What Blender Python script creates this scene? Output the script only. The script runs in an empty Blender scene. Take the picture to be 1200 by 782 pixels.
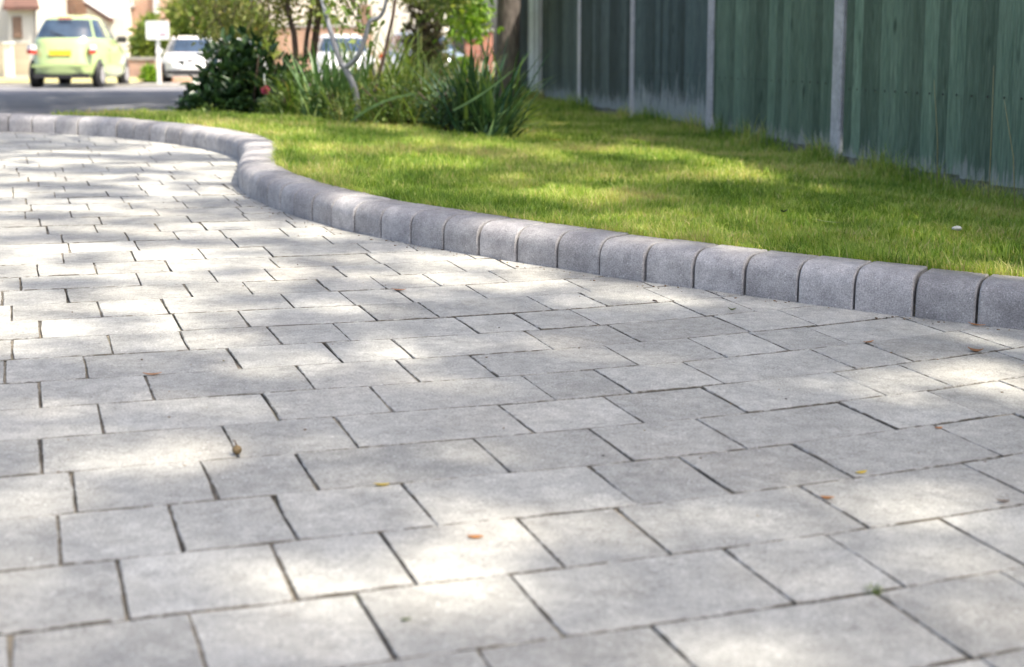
import bpy, bmesh, math, random
import numpy as np
from mathutils import Vector, Matrix

random.seed(7)
rng = np.random.default_rng(11)
scene = bpy.context.scene
COL = scene.collection

# ------------------------------------------------------------------ camera
EYE = 0.575                       # camera height above the drive, metres
PITCH = 0.14224
cam_d = bpy.data.cameras.new('camera')
cam = bpy.data.objects.new('camera', cam_d)
COL.objects.link(cam)
cam.location = (0, 0, EYE)
cam.rotation_euler = (math.pi / 2 - PITCH, 0, 0)
cam_d.sensor_width = 36.0
cam_d.lens = 48.6
cam_d.shift_y = -0.0758
cam_d.clip_start = 0.05
cam_d.clip_end = 3000
cam_d.dof.use_dof = True
cam_d.dof.focus_distance = 2.9
cam_d.dof.aperture_fstop = 4.9
scene.camera = cam

# ------------------------------------------------------------------ world, sun, exposure
SUN_EL = math.radians(59)
SUN_DIR = Vector((0.87, -0.49, 0)).normalized() * math.cos(SUN_EL) + Vector((0, 0, math.sin(SUN_EL)))
world = bpy.data.worlds.new('World')
scene.world = world
world.use_nodes = True
wn = world.node_tree.nodes
wl = world.node_tree.links
bg = wn['Background']
sky = wn.new('ShaderNodeTexSky')
sky.sky_type = 'NISHITA'
sky.sun_disc = False
sky.sun_elevation = SUN_EL
sky.sun_rotation = math.atan2(SUN_DIR.x, SUN_DIR.y)
sky.air_density = 1.0
sky.dust_density = 5.0
sky.ozone_density = 1.0
wl.new(sky.outputs['Color'], bg.inputs['Color'])
bg.inputs['Strength'].default_value = 0.115
sun_d = bpy.data.lights.new('sun', 'SUN')
sun_d.energy = 2.9
sun_d.angle = math.radians(0.6)
sun_d.color = (1.0, 0.92, 0.79)
sun = bpy.data.objects.new('sun', sun_d)
COL.objects.link(sun)
sun.location = SUN_DIR * 40
sun.rotation_euler = SUN_DIR.to_track_quat('Z', 'Y').to_euler()
scene.view_settings.view_transform = 'Standard'
scene.view_settings.look = 'None'
scene.view_settings.gamma = 1.0
scene.view_settings.exposure = 1.5
scene.cycles.use_denoising = True

# ------------------------------------------------------------------ helpers
def at(px, py, Y):
    """a point of the place Y metres ahead, given by its bearing"""
    return Vector(((px - 600) / 1620 * Y * 0.99, Y, EYE + (68 - py) / 1620 * Y * 1.01))

def tag(o, label=None, cat=None, group=None, kind=None):
    if label: o['label'] = label
    if cat: o['category'] = cat
    if group: o['group'] = group
    if kind: o['kind'] = kind
    return o

def empty(name, loc=(0, 0, 0), rz=0.0):
    o = bpy.data.objects.new(name, None)
    COL.objects.link(o)
    o.location = loc
    o.rotation_euler = (0, 0, rz)
    o.empty_display_size = 0.1
    return o

def link(name, me, mat, parent=None, loc=None, rot=None):
    o = bpy.data.objects.new(name, me)
    COL.objects.link(o)
    if mat is not None and len(me.materials) == 0:
        for m in (mat if isinstance(mat, (list, tuple)) else [mat]):
            me.materials.append(m)
    if parent is not None: o.parent = parent
    if loc is not None: o.location = loc
    if rot is not None: o.rotation_euler = rot
    return o

def npmesh(name, V, faces_n, idx, attrs=None, smooth=False):
    """V (n,3), faces_n loop counts per face, idx flat loop indices"""
    me = bpy.data.meshes.new(name)
    V = np.ascontiguousarray(V, dtype=np.float32)
    idx = np.ascontiguousarray(idx, dtype=np.int32)
    faces_n = np.ascontiguousarray(faces_n, dtype=np.int32)
    me.vertices.add(len(V)); me.vertices.foreach_set('co', V.ravel())
    me.loops.add(len(idx)); me.loops.foreach_set('vertex_index', idx)
    me.polygons.add(len(faces_n))
    st = np.concatenate([[0], np.cumsum(faces_n)[:-1]]).astype(np.int32)
    me.polygons.foreach_set('loop_start', st)
    me.polygons.foreach_set('loop_total', faces_n)
    if smooth: me.polygons.foreach_set('use_smooth', np.ones(len(faces_n), dtype=bool))
    for k, a in (attrs or {}).items():
        at_ = me.attributes.new(k, 'FLOAT', 'POINT')
        at_.data.foreach_set('value', np.ascontiguousarray(a, dtype=np.float32))
    me.update(calc_edges=True)
    me.validate()
    return me

class MB:
    """collects boxes, prisms and tubes into one mesh"""
    def __init__(s): s.v = []; s.f = []; s.sm = []
    def add(s, vs, fs, smooth=False):
        b = len(s.v); s.v += [tuple(v) for v in vs]
        for f in fs: s.f.append([b + i for i in f]); s.sm.append(smooth)
        return s
    def box(s, c, d, M=None):
        x, y, z = (k / 2 for k in d)
        vs = [Vector((i * x, j * y, k * z)) for k in (-1, 1) for j in (-1, 1) for i in (-1, 1)]
        if M is not None: vs = [M @ v for v in vs]
        vs = [v + Vector(c) for v in vs]
        return s.add(vs, [(0, 2, 3, 1), (4, 5, 7, 6), (0, 1, 5, 4), (2, 6, 7, 3), (0, 4, 6, 2), (1, 3, 7, 5)])
    def tube(s, pts, rad, n=8, cap=True):
        pts = [Vector(p) for p in pts]
        if not hasattr(rad, '__len__'): rad = [rad] * len(pts)
        rings = []
        up = Vector((0.31, 0.17, 0.93))
        for i, p in enumerate(pts):
            t = (pts[min(i + 1, len(pts) - 1)] - pts[max(i - 1, 0)]).normalized()
            a = t.cross(up)
            if a.length < 1e-3: a = t.cross(Vector((1, 0, 0)))
            a.normalize(); b = t.cross(a)
            rings.append([p + (a * math.cos(2 * math.pi * k / n) + b * math.sin(2 * math.pi * k / n)) * rad[i] for k in range(n)])
        vs = [v for r in rings for v in r]
        fs = [(i * n + k, i * n + (k + 1) % n, (i + 1) * n + (k + 1) % n, (i + 1) * n + k) for i in range(len(pts) - 1) for k in range(n)]
        if cap: fs += [tuple(range(n))[::-1], tuple((len(pts) - 1) * n + k for k in range(n))]
        return s.add(vs, fs, True)
    def lathe(s, prof, c, axis='Y', n=20):
        """prof: (radius, along) pairs"""
        vs = []
        for r, h in prof:
            for k in range(n):
                a = 2 * math.pi * k / n
                p = (r * math.cos(a), h, r * math.sin(a)) if axis == 'Y' else ((h, r * math.cos(a), r * math.sin(a)) if axis == 'X' else (r * math.cos(a), r * math.sin(a), h))
                vs.append(Vector(p) + Vector(c))
        m = len(prof)
        fs = [(i * n + k, i * n + (k + 1) % n, (i + 1) * n + (k + 1) % n, (i + 1) * n + k) for i in range(m - 1) for k in range(n)]
        return s.add(vs, fs, True)
    def mesh(s, name):
        me = bpy.data.meshes.new(name)
        me.from_pydata(s.v, [], s.f)
        me.polygons.foreach_set('use_smooth', s.sm)
        me.update()
        return me
    def build(s, name, mat, parent=None, loc=None, rot=None):
        return link(name, s.mesh(name), mat, parent, loc, rot)

# ---------------- materials
def new_mat(name):
    m = bpy.data.materials.new(name); m.use_nodes = True
    nt = m.node_tree
    return m, nt, nt.nodes['Principled BSDF']

def node(nt, kind, **kw):
    n = nt.nodes.new(kind)
    for k, v in kw.items():
        if k.startswith('i_'): n.inputs[k[2:].replace('_', ' ')].default_value = v
        else: setattr(n, k, v)
    return n

def noise(nt, vec, scale, detail=3.0, rough=0.55):
    n = node(nt, 'ShaderNodeTexNoise'); n.inputs['Scale'].default_value = scale
    n.inputs['Detail'].default_value = detail; n.inputs['Roughness'].default_value = rough
    nt.links.new(vec, n.inputs['Vector'])
    return n.outputs['Fac']

def ramp(nt, fac, stops):
    r = node(nt, 'ShaderNodeValToRGB')
    while len(r.color_ramp.elements) < len(stops): r.color_ramp.elements.new(0.5)
    for e, (p, c) in zip(r.color_ramp.elements, stops):
        e.position = p; e.color = (*c, 1) if len(c) == 3 else c
    nt.links.new(fac, r.inputs['Fac'])
    return r.outputs['Color']

def maprange(nt, fac, a, b, c=0.0, d=1.0):
    m = node(nt, 'ShaderNodeMapRange'); m.inputs['From Min'].default_value = a; m.inputs['From Max'].default_value = b
    m.inputs['To Min'].default_value = c; m.inputs['To Max'].default_value = d
    nt.links.new(fac, m.inputs['Value'])
    return m.outputs['Result']

def mix(nt, fac, a, b, mode='MIX'):
    m = node(nt, 'ShaderNodeMix', data_type='RGBA', blend_type=mode)
    for s, v in ((0, fac), (6, a), (7, b)):
        if hasattr(v, 'links'): nt.links.new(v, m.inputs[s])
        elif s == 0: m.inputs[s].default_value = v
        else: m.inputs[s].default_value = (*v, 1)
    return m.outputs[2]

def math_(nt, op, a, b):
    m = node(nt, 'ShaderNodeMath', operation=op)
    for i, v in enumerate((a, b)):
        if hasattr(v, 'links'): nt.links.new(v, m.inputs[i])
        else: m.inputs[i].default_value = v
    return m.outputs[0]

def bump(nt, bsdf, h, strength=0.4, dist=0.004):
    b = node(nt, 'ShaderNodeBump'); b.inputs['Strength'].default_value = strength; b.inputs['Distance'].default_value = dist
    nt.links.new(h, b.inputs['Height']); nt.links.new(b.outputs['Normal'], bsdf.inputs['Normal'])

def pos(nt): return node(nt, 'ShaderNodeNewGeometry').outputs['Position']
def objco(nt): return node(nt, 'ShaderNodeTexCoord').outputs['Object']
def obrand(nt): return node(nt, 'ShaderNodeObjectInfo').outputs['Random']

def scaled(nt, vec, s):
    m = node(nt, 'ShaderNodeMapping'); m.inputs['Scale'].default_value = s
    nt.links.new(vec, m.inputs['Vector'])
    return m.outputs['Vector']

def simple(name, c, rough=0.6, var=0.12, scale=6.0, metal=0.0, coat=0.0, bmp=0.0, spec=None):
    m, nt, b = new_mat(name)
    f = noise(nt, objco(nt), scale, 4)
    lo = tuple(x * (1 - var) for x in c); hi = tuple(min(1, x * (1 + var)) for x in c)
    nt.links.new(ramp(nt, f, [(0.3, lo), (0.7, hi)]), b.inputs['Base Color'])
    b.inputs['Roughness'].default_value = rough; b.inputs['Metallic'].default_value = metal
    b.inputs['Coat Weight'].default_value = coat
    if spec is not None: b.inputs['Specular IOR Level'].default_value = spec
    if bmp: bump(nt, b, f, bmp, 0.01)
    return m

def stone_mat(name, lo, hi, tone=0.12, speck=0.5, warm=None, seed=0.0):
    """pressed concrete: mottled, finely speckled, each piece its own tone"""
    m, nt, b = new_mat(name)
    p0 = pos(nt)
    big = noise(nt, p0, 9.0, 4)
    mid = noise(nt, p0, 42.0, 4, 0.6)
    fine = noise(nt, p0, 330.0, 3, 0.7)
    base = ramp(nt, big, [(0.32, lo), (0.68, hi)])
    f2 = maprange(nt, mid, 0.3, 0.7, 0.82, 1.15)
    f3 = maprange(nt, fine, 0.3, 0.7, 0.60, 1.36)
    r = maprange(nt, obrand(nt), 0, 1, 1 - tone, 1 + tone)
    k = math_(nt, 'MULTIPLY', math_(nt, 'MULTIPLY', f2, f3), r)
    col = mix(nt, 1.0, base, k, 'MULTIPLY')
    if warm:
        wf = maprange(nt, noise(nt, p0, 3.1, 3), 0.5, 0.75, 0, 0.5)
        col = mix(nt, wf, col, mix(nt, 1.0, warm, k, 'MULTIPLY'))
    vo = node(nt, 'ShaderNodeTexVoronoi'); vo.inputs['Scale'].default_value = 95.0
    nt.links.new(p0, vo.inputs['Vector'])
    sp = maprange(nt, vo.outputs['Distance'], 0.10, 0.20, 1, 0)
    pick = node(nt, 'ShaderNodeSeparateColor'); nt.links.new(vo.outputs['Color'], pick.inputs['Color'])
    lightf = math_(nt, 'MULTIPLY', sp, maprange(nt, pick.outputs['Red'], 0.62, 0.72, 0, speck))
    darkf = math_(nt, 'MULTIPLY', sp, maprange(nt, pick.outputs['Green'], 0.74, 0.82, 0, 0.55))
    col = mix(nt, lightf, col, (0.82, 0.82, 0.80))
    col = mix(nt, darkf, col, (0.12, 0.12, 0.12))
    nt.links.new(col, b.inputs['Base Color'])
    b.inputs['Roughness'].default_value = 0.85
    b.inputs['Specular IOR Level'].default_value = 0.3
    h = math_(nt, 'ADD', math_(nt, 'MULTIPLY', mid, 0.6), math_(nt, 'MULTIPLY', fine, 0.5))
    bump(nt, b, h, 0.55, 0.004)
    return m

def leaf_mat(name, stops, rough=0.45, trans=0.35, spec=0.4):
    """leaf: colour by per-leaf attribute, light comes through"""
    m, nt, b = new_mat(name)
    a = node(nt, 'ShaderNodeAttribute', attribute_name='rnd')
    col = ramp(nt, a.outputs['Fac'], stops)
    v = maprange(nt, noise(nt, pos(nt), 30.0, 2), 0.3, 0.7, 0.8, 1.2)
    col = mix(nt, 1.0, col, v, 'MULTIPLY')
    nt.links.new(col, b.inputs['Base Color'])
    b.inputs['Roughness'].default_value = rough
    b.inputs['Specular IOR Level'].default_value = spec
    tr = node(nt, 'ShaderNodeBsdfTranslucent')
    tc = mix(nt, 1.0, col, (1.25, 1.25, 0.7), 'MULTIPLY')
    nt.links.new(tc, tr.inputs['Color'])
    mx = node(nt, 'ShaderNodeMixShader'); mx.inputs[0].default_value = trans
    nt.links.new(b.outputs[0], mx.inputs[1]); nt.links.new(tr.outputs[0], mx.inputs[2])
    nt.links.new(mx.outputs[0], nt.nodes['Material Output'].inputs['Surface'])
    return m

def paint_board(name, c1, c2, grey, wear, low):
    """painted timber: vertical grain, paint worn to bare grey wood, most of all near the bottom edge"""
    m, nt, b = new_mat(name)
    oc = objco(nt)
    sh = node(nt, 'ShaderNodeVectorMath', operation='ADD'); nt.links.new(pos(nt), sh.inputs[0])
    cx = node(nt, 'ShaderNodeCombineXYZ'); rr_ = math_(nt, 'MULTIPLY', obrand(nt), 37.0)
    for q_ in (0, 2): nt.links.new(rr_, cx.inputs[q_])
    nt.links.new(cx.outputs[0], sh.inputs[1])
    pw = sh.outputs[0]
    g = noise(nt, scaled(nt, pw, (24, 24, 2.6)), 1.6, 6, 0.7)
    fine = noise(nt, scaled(nt, pw, (150, 150, 9.0)), 1.3, 4, 0.65)
    col = ramp(nt, g, [(0.28, c1), (0.7, c2)])
    col = mix(nt, 1.0, col, maprange(nt, fine, 0.3, 0.7, 0.60, 1.38), 'MULTIPLY')
    col = mix(nt, 1.0, col, maprange(nt, obrand(nt), 0, 1, 0.62, 1.38), 'MULTIPLY')
    sx = node(nt, 'ShaderNodeSeparateXYZ'); nt.links.new(oc, sx.inputs[0])
    hgt = maprange(nt, sx.outputs['Z'], 0.0, low, 1.0, 0.0)
    streak = noise(nt, scaled(nt, pw, (30, 30, 2.4)), 1.5, 6, 0.8)
    w = math_(nt, 'ADD', math_(nt, 'MULTIPLY', math_(nt, 'POWER', hgt, 1.6), 0.36), streak)
    wf = maprange(nt, w, 0.80 - wear, 0.87 - wear, 0, 0.85)
    col = mix(nt, wf, col, mix(nt, 1.0, grey, maprange(nt, fine, 0.3, 0.7, 0.7, 1.2), 'MULTIPLY'))
    kn = node(nt, 'ShaderNodeTexVoronoi'); kn.inputs['Scale'].default_value = 1.0
    nt.links.new(scaled(nt, pw, (9, 9, 3.6)), kn.inputs['Vector'])
    col = mix(nt, maprange(nt, kn.outputs['Distance'], 0.05, 0.16, 0.8, 0), col, tuple(x * 0.35 for x in c1))
    nt.links.new(col, b.inputs['Base Color'])
    b.inputs['Roughness'].default_value = 0.75
    b.inputs['Specular IOR Level'].default_value = 0.25
    bump(nt, b, math_(nt, 'ADD', g, fine), 0.5, 0.003)
    return m

# ------------------------------------------------------------------ the lie of the land
AX, AY = -0.02332, 0.02078
O_ = Vector((-0.01339, 0.01194, 0.00056)); U_ = Vector((0.94065, 0.33906, -0.01489)); V_ = Vector((-0.33859, 0.94053, 0.02744))
N_ = U_.cross(V_).normalized()
def drive_z(x, y): return AX * x + AY * y
def road_z(y): return -0.09 - 0.0078 * (y - 30.8)

KP = np.array([(3.4, 1.35), (2.6, 1.82), (1.8, 2.28), (1.025, 2.732), (0.688, 2.926), (0.377, 3.135), (0.085, 3.355), (-0.182, 3.583), (-0.414, 3.82), (-0.60, 4.07),
               (-0.735, 4.30), (-0.86, 4.56), (-0.955, 4.83), (-1.015, 5.12), (-1.06, 5.42), (-1.12, 5.72), (-1.23, 6.01), (-1.38, 6.27), (-1.58, 6.51), (-1.84, 6.73),
               (-2.10, 6.89), (-2.40, 6.97), (-2.75, 7.00), (-3.3, 7.00), (-4.2, 6.95), (-5.2, 6.85)])
def spline(P, n=24):
    out = []
    Q = np.vstack([2 * P[0] - P[1], P, 2 * P[-1] - P[-2]])
    for i in range(1, len(Q) - 2):
        t = np.linspace(0, 1, n, endpoint=False)[:, None]
        p0, p1, p2, p3 = Q[i - 1], Q[i], Q[i + 1], Q[i + 2]
        out.append(0.5 * (2 * p1 + (p2 - p0) * t + (2 * p0 - 5 * p1 + 4 * p2 - p3) * t ** 2 + (3 * p1 - p0 - 3 * p2 + p3) * t ** 3))
    return np.vstack(out + [P[-1:]])
KS = spline(KP)
_sl = np.concatenate([[0], np.cumsum(np.linalg.norm(np.diff(KS, axis=0), axis=1))])
def kerb_at(s):
    x = np.interp(s, _sl, KS[:, 0]); y = np.interp(s, _sl, KS[:, 1])
    e = 0.02
    t = np.array([np.interp(s + e, _sl, KS[:, 0]) - np.interp(s - e, _sl, KS[:, 0]), np.interp(s + e, _sl, KS[:, 1]) - np.interp(s - e, _sl, KS[:, 1])])
    t /= np.linalg.norm(t)
    return np.array([x, y]), t, np.array([t[1], -t[0]])       # point, tangent, normal towards the lawn
KD = KS[::4]
def kerb_dist(x, y):
    """signed distance to the kerb line: positive on the lawn side"""
    P = np.c_[np.ravel(x), np.ravel(y)]
    out = np.empty(len(P))
    A = KD[:-1]; B = KD[1:]; D = B - A; L2 = (D ** 2).sum(1)
    for i in range(0, len(P), 20000):
        Q = P[i:i + 20000]
        w = Q[:, None, :] - A[None]
        t = np.clip((w * D[None]).sum(2) / L2, 0, 1)
        d = w - t[..., None] * D[None]
        dd = (d ** 2).sum(2); k = dd.argmin(1); r = np.arange(len(Q))
        dk = D[k]; c = dk[:, 0] * d[r, k, 1] - dk[:, 1] * d[r, k, 0]
        out[i:i + 20000] = np.sqrt(dd[r, k]) * np.where(c < 0, 1, -1)
    return out.reshape(np.shape(x))
KERB_H, KERB_D = 0.087, 0.138

def smooth(x, a, b):
    t = np.clip((x - a) / (b - a), 0, 1); return t * t * (3 - 2 * t)
def verge_edge(x, y):
    """beyond this line the verge falls away to the road"""
    e = y - (7.15 + 2.1 * (x + 2.36))
    return np.where(x < -1.5, e, np.minimum(e, y - 8.96 - 3.2 * (x + 1.5) - 8 * np.clip(x + 1.0, 0, 9)))
def lawn_z(x, y, d=None):
    x = np.asarray(x, float); y = np.asarray(y, float)
    if d is None: d = kerb_dist(x, y)
    near = drive_z(x, y) + KERB_H - 0.012
    flat = 0.125 - 0.055 * smooth(x, 0.9, 1.75) * (1 - smooth(y, 5.2, 7.6)) * 1.25 + 0.006 * np.sin(x * 2.3 + y) + 0.007 * np.sin(y * 1.7 - x * 1.1)
    z = near + (np.minimum(near, flat) - near) * smooth(d, 0.25, 2.6)
    z = z + 0.20 * np.exp(-((x - 0.0) ** 2 + (y - 16.6) ** 2 * 0.5) / 1.8) + 0.03 * np.exp(-((x + 0.9) ** 2 / 1.2 + (y - 8.3) ** 2))
    return z - 0.13 * np.clip(verge_edge(x, y), 0, 4)

# ------------------------------------------------------------------ setting: ground, road, far pavement
def sheet(name, xs, ys, zf, mat, kind='structure', keep=None, whole=False):
    X, Y = np.meshgrid(xs, ys)
    Z = zf(X, Y)
    nx, ny = len(xs), len(ys)
    i = np.arange(nx * ny).reshape(ny, nx)
    F = np.stack([i[:-1, :-1], i[:-1, 1:], i[1:, 1:], i[1:, :-1]], -1).reshape(-1, 4)
    if keep is not None:
        k = keep(X, Y)
        F = F[np.ravel((k[:-1, :-1] & k[1:, 1:] & k[:-1, 1:] & k[1:, :-1]) if whole else (k[:-1, :-1] | k[1:, 1:] | k[:-1, 1:] | k[1:, :-1]))]
    me = npmesh(name, np.c_[X.ravel(), Y.ravel(), Z.ravel()], np.full(len(F), 4), F.ravel(), smooth=True)
    o = link(name, me, mat)
    tag(o, kind=kind)
    return o

def asphalt_mat():
    m, nt, b = new_mat('asphalt')
    p = pos(nt)
    f = noise(nt, p, 0.6, 4); g = noise(nt, p, 60, 3, 0.7)
    c = ramp(nt, f, [(0.3, (0.15, 0.15, 0.165)), (0.7, (0.22, 0.22, 0.235))])
    c = mix(nt, 1.0, c, maprange(nt, g, 0.3, 0.7, 0.75, 1.25), 'MULTIPLY')
    st = noise(nt, scaled(nt, p, (0.25, 2.2, 1)), 1.0, 3)
    c = mix(nt, maprange(nt, st, 0.52, 0.7, 0, 0.45), c, (0.30, 0.29, 0.29))
    nt.links.new(c, b.inputs['Base Color']); b.inputs['Roughness'].default_value = 0.8
    bump(nt, b, g, 0.4, 0.01)
    return m
M_asphalt = asphalt_mat()
M_pave_far = simple('far_paving', (0.42, 0.40, 0.37), 0.85, 0.15, 1.2)
M_ground = simple('earth', (0.16, 0.15, 0.08), 0.95, 0.3, 0.4)
sheet('ground', np.linspace(-900, 900, 40), np.linspace(-60, 1500, 60), lambda X, Y: road_z(np.clip(Y, -60, 400)) - 0.5 + 0 * X, M_ground)
ROAD_FAR = 33.5
sheet('road', np.linspace(-60, 40, 60), np.linspace(8.5, ROAD_FAR, 40), lambda X, Y: road_z(Y) - 0.35 * smooth(-Y, -10.5, -8.5), M_asphalt)
pv = sheet('pavement', np.linspace(-60, 40, 30), np.linspace(ROAD_FAR, 43.0, 12), lambda X, Y: road_z(Y) + 0.02 + 0 * X, M_pave_far)
mb = MB()
for i in range(110):
    mb.box((-60 + i * 0.92, ROAD_FAR - 0.06, road_z(ROAD_FAR) + 0.0), (0.905, 0.125, 0.13))
tag(mb.build('kerb_far', M_pave_far), kind='structure').name = 'street_kerb'

# ------------------------------------------------------------------ driveway pavers
M_paver = stone_mat('paver_concrete', (0.345, 0.341, 0.315), (0.455, 0.449, 0.412), 0.14, 0.55, (0.50, 0.47, 0.41))
M_kerb = stone_mat('kerb_concrete', (0.32, 0.306, 0.304), (0.46, 0.442, 0.432), 0.14, 0.5, (0.27, 0.25, 0.25))
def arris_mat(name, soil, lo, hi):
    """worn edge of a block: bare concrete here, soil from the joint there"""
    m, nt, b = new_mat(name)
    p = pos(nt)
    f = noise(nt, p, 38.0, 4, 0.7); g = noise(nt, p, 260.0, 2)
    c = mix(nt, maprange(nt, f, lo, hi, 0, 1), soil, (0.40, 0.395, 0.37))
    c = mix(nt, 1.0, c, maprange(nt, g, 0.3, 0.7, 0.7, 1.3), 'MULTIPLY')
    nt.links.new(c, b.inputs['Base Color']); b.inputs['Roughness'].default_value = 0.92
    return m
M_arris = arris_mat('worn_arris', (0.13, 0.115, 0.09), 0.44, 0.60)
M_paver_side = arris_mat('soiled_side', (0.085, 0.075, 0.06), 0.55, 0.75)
def joint_mat():
    m, nt, b = new_mat('joint_sand')
    p = pos(nt)
    f = noise(nt, p, 5.0, 4); g = noise(nt, p, 160.0, 3)
    c = ramp(nt, f, [(0.34, (0.05, 0.046, 0.04)), (0.46, (0.17, 0.148, 0.115)), (0.60, (0.32, 0.275, 0.20)), (0.70, (0.10, 0.11, 0.045))])
    c = mix(nt, 1.0, c, maprange(nt, g, 0.3, 0.7, 0.6, 1.4), 'MULTIPLY')
    nt.links.new(c, b.inputs['Base Color']); b.inputs['Roughness'].default_value = 0.95
    bump(nt, b, g, 0.8, 0.006)
    return m
M_joint = joint_mat()

def drive_keep(X, Y): return kerb_dist(X, Y) < 0.07
xs = np.linspace(-5.2, 3.4, 287); ys = np.linspace(0.3, 7.3, 234)
driveway = sheet('driveway', xs, ys, lambda X, Y: drive_z(X, Y) - 0.0040 + 0.0026 * np.sin(X * 23 + 2 * np.sin(Y * 9)) * np.sin(Y * 19 + X * 3), M_joint, keep=drive_keep)

C_ = 0.16; V0 = 1.15538
SIZES = [0.128, 0.166, 0.25]
# joints read along each course (metres along the course)
BANDS = {-1: [0.394, 0.574, 0.836], 0: [0.149, 0.317, 0.484, 0.740, 0.878],
         1: [0.092, 0.257, 0.383, 0.550, 0.678, 0.943, 1.214], 2: [0.163, 0.288, 0.453, 0.711, 0.847, 1.032, 1.292],
         3: [0.058, 0.222, 0.347, 0.602, 0.780, 0.959, 1.225, 1.409], 4: [0.023, 0.272, 0.436, 0.696, 0.874, 1.054, 1.325, 1.471],
         5: [0.109, 0.357, 0.529, 0.793, 0.928, 1.103, 1.381, 1.515], 6: [0.028, 0.193, 0.443, 0.616, 0.753, 1.018, 1.199, 1.339, 1.483],
         7: [-0.023, 0.104, 0.350, 0.524, 0.652, 0.918, 1.098]}
def warp(u, v):
    """courses rise a little to the right"""
    du = min(max(u - 0.6, 0.0), 1.1)
    return v + C_ * 0.55 * du * du + C_ * 0.55 * 2 * 1.1 * max(u - 1.7, 0) - (0.008 * max(-u, 0) if u < 0 else 0)
def g2w(u, v, z=0.0):
    v = warp(u, v)
    return O_ + U_ * u + V_ * v + N_ * z
rp = random.Random(5)
TAN = 600 / 1620
def in_frame(p, m=1.12):
    f = p.y * math.cos(PITCH) - (p.z - EYE) * math.sin(PITCH)
    if f < 0.3: return False
    d = -(p.y * math.sin(PITCH) + (p.z - EYE) * math.cos(PITCH))
    return abs(p.x / f) < TAN * m + 0.15 / f and d / f < (482 / 1620) * m + 0.1 / f
def paver_mesh(u0, u1, v0, v1):
    """one block: worn arrises, slightly uneven outline and level, 48-odd triangles"""
    cu, cv = (u0 + u1) / 2, (v0 + v1) / 2
    ctr = g2w(cu, cv)
    gap = rp.uniform(0.0002, 0.0007)
    a, b, c, d = u0 + gap, u1 - gap, v0 + rp.uniform(0.0003, 0.0010), v1 - rp.uniform(0.0003, 0.0010)
    L = b - a
    n1 = 3 if L > 0.18 else 2
    per = []
    for k in range(n1 + 1): per.append((a + L * k / (n1 + 1), c))
    for k in range(2): per.append((b, c + (d - c) * k / 2))
    for k in range(n1 + 1): per.append((b - L * k / (n1 + 1), d))
    for k in range(2): per.append((a, d - (d - c) * k / 2))
    n = len(per)
    tx, ty, tz = rp.gauss(0, 0.0025), rp.gauss(0, 0.003), rp.gauss(0, 0.0005)
    rings = [[], [], []]
    for (u, v) in per:
        ju, jv = rp.gauss(0, 0.0008), rp.gauss(0, 0.0007)
        corner = (abs(u - a) < 1e-6 or abs(u - b) < 1e-6) and (abs(v - c) < 1e-6 or abs(v - d) < 1e-6)
        e = 0.0008 + abs(rp.gauss(0, 0.0006)) + (0.0012 if corner else 0)
        pull = 0.0012 if corner else 0
        su = 1 if u > cu + 0.3 * (L / 2) else (-1 if u < cu - 0.3 * (L / 2) else 0)
        sv = 1 if v > cv + 1e-4 else (-1 if v < cv - 1e-4 else 0)
        if su and not corner and abs(abs(u - cu) - L / 2) > 1e-6: su = 0
        if not corner:                                              # knocks along the edges
            kk = abs(rp.gauss(0, 0.0009))
            if su: ju = -su * kk
            elif sv: jv = -sv * kk
        tilt = tx * (u - cu) + ty * (v - cv) + tz
        rings[0].append(g2w(u + ju - su * e, v + jv - sv * e, tilt) - ctr)
        rings[1].append(g2w(u + ju - su * pull, v + jv - sv * pull, tilt - 0.0012 - (0.0010 if corner else 0)) - ctr)
        rings[2].append(g2w(u + ju, v + jv, -0.03) - ctr)
    vs = rings[0] + rings[1] + rings[2]
    fs = [tuple(range(n))]
    fs += [(k + n, (k + 1) % n + n, (k + 1) % n, k) for k in range(n)]
    fs += [(k + 2 * n, (k + 1) % n + 2 * n, (k + 1) % n + n, k + n) for k in range(n)]
    return ctr, vs, fs
pavers = []
umin, umax = -2.3, 3.4
for band in range(-4, 42):
    js = BANDS.get(band)
    if js is None:
        u = umin - rp.random() * 0.3; js = [u]
    js = list(js)
    last = None
    while js[-1] < umax:
        s = rp.choice([q for q in SIZES if q != last or rp.random() < 0.35]); last = s; js.append(js[-1] + s)
    while js[0] > umin:
        s = rp.choice([q for q in SIZES if q != last or rp.random() < 0.35]); last = s; js.insert(0, js[0] - s)
    for a, b in zip(js[:-1], js[1:]):
        pavers.append((a, b, V0 + C_ * (band), V0 + C_ * (band + 1)))
ctrs = np.array([tuple(g2w((a + b) / 2, (c + d) / 2)) for a, b, c, d in pavers])
kd = kerb_dist(ctrs[:, 0], ctrs[:, 1])
crn = np.array([tuple(g2w(u, v)) for a, b, c, d in pavers for u in (a, b) for v in (c, d)])
kmin = kerb_dist(crn[:, 0], crn[:, 1]).reshape(-1, 4).min(1)
sel = [i for i in range(len(pavers)) if kmin[i] < 0.01 and in_frame(Vector(ctrs[i]))]
def shown(i):
    y = ctrs[i][1]; return (pavers[i][1] - pavers[i][0]) / y ** 3
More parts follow.
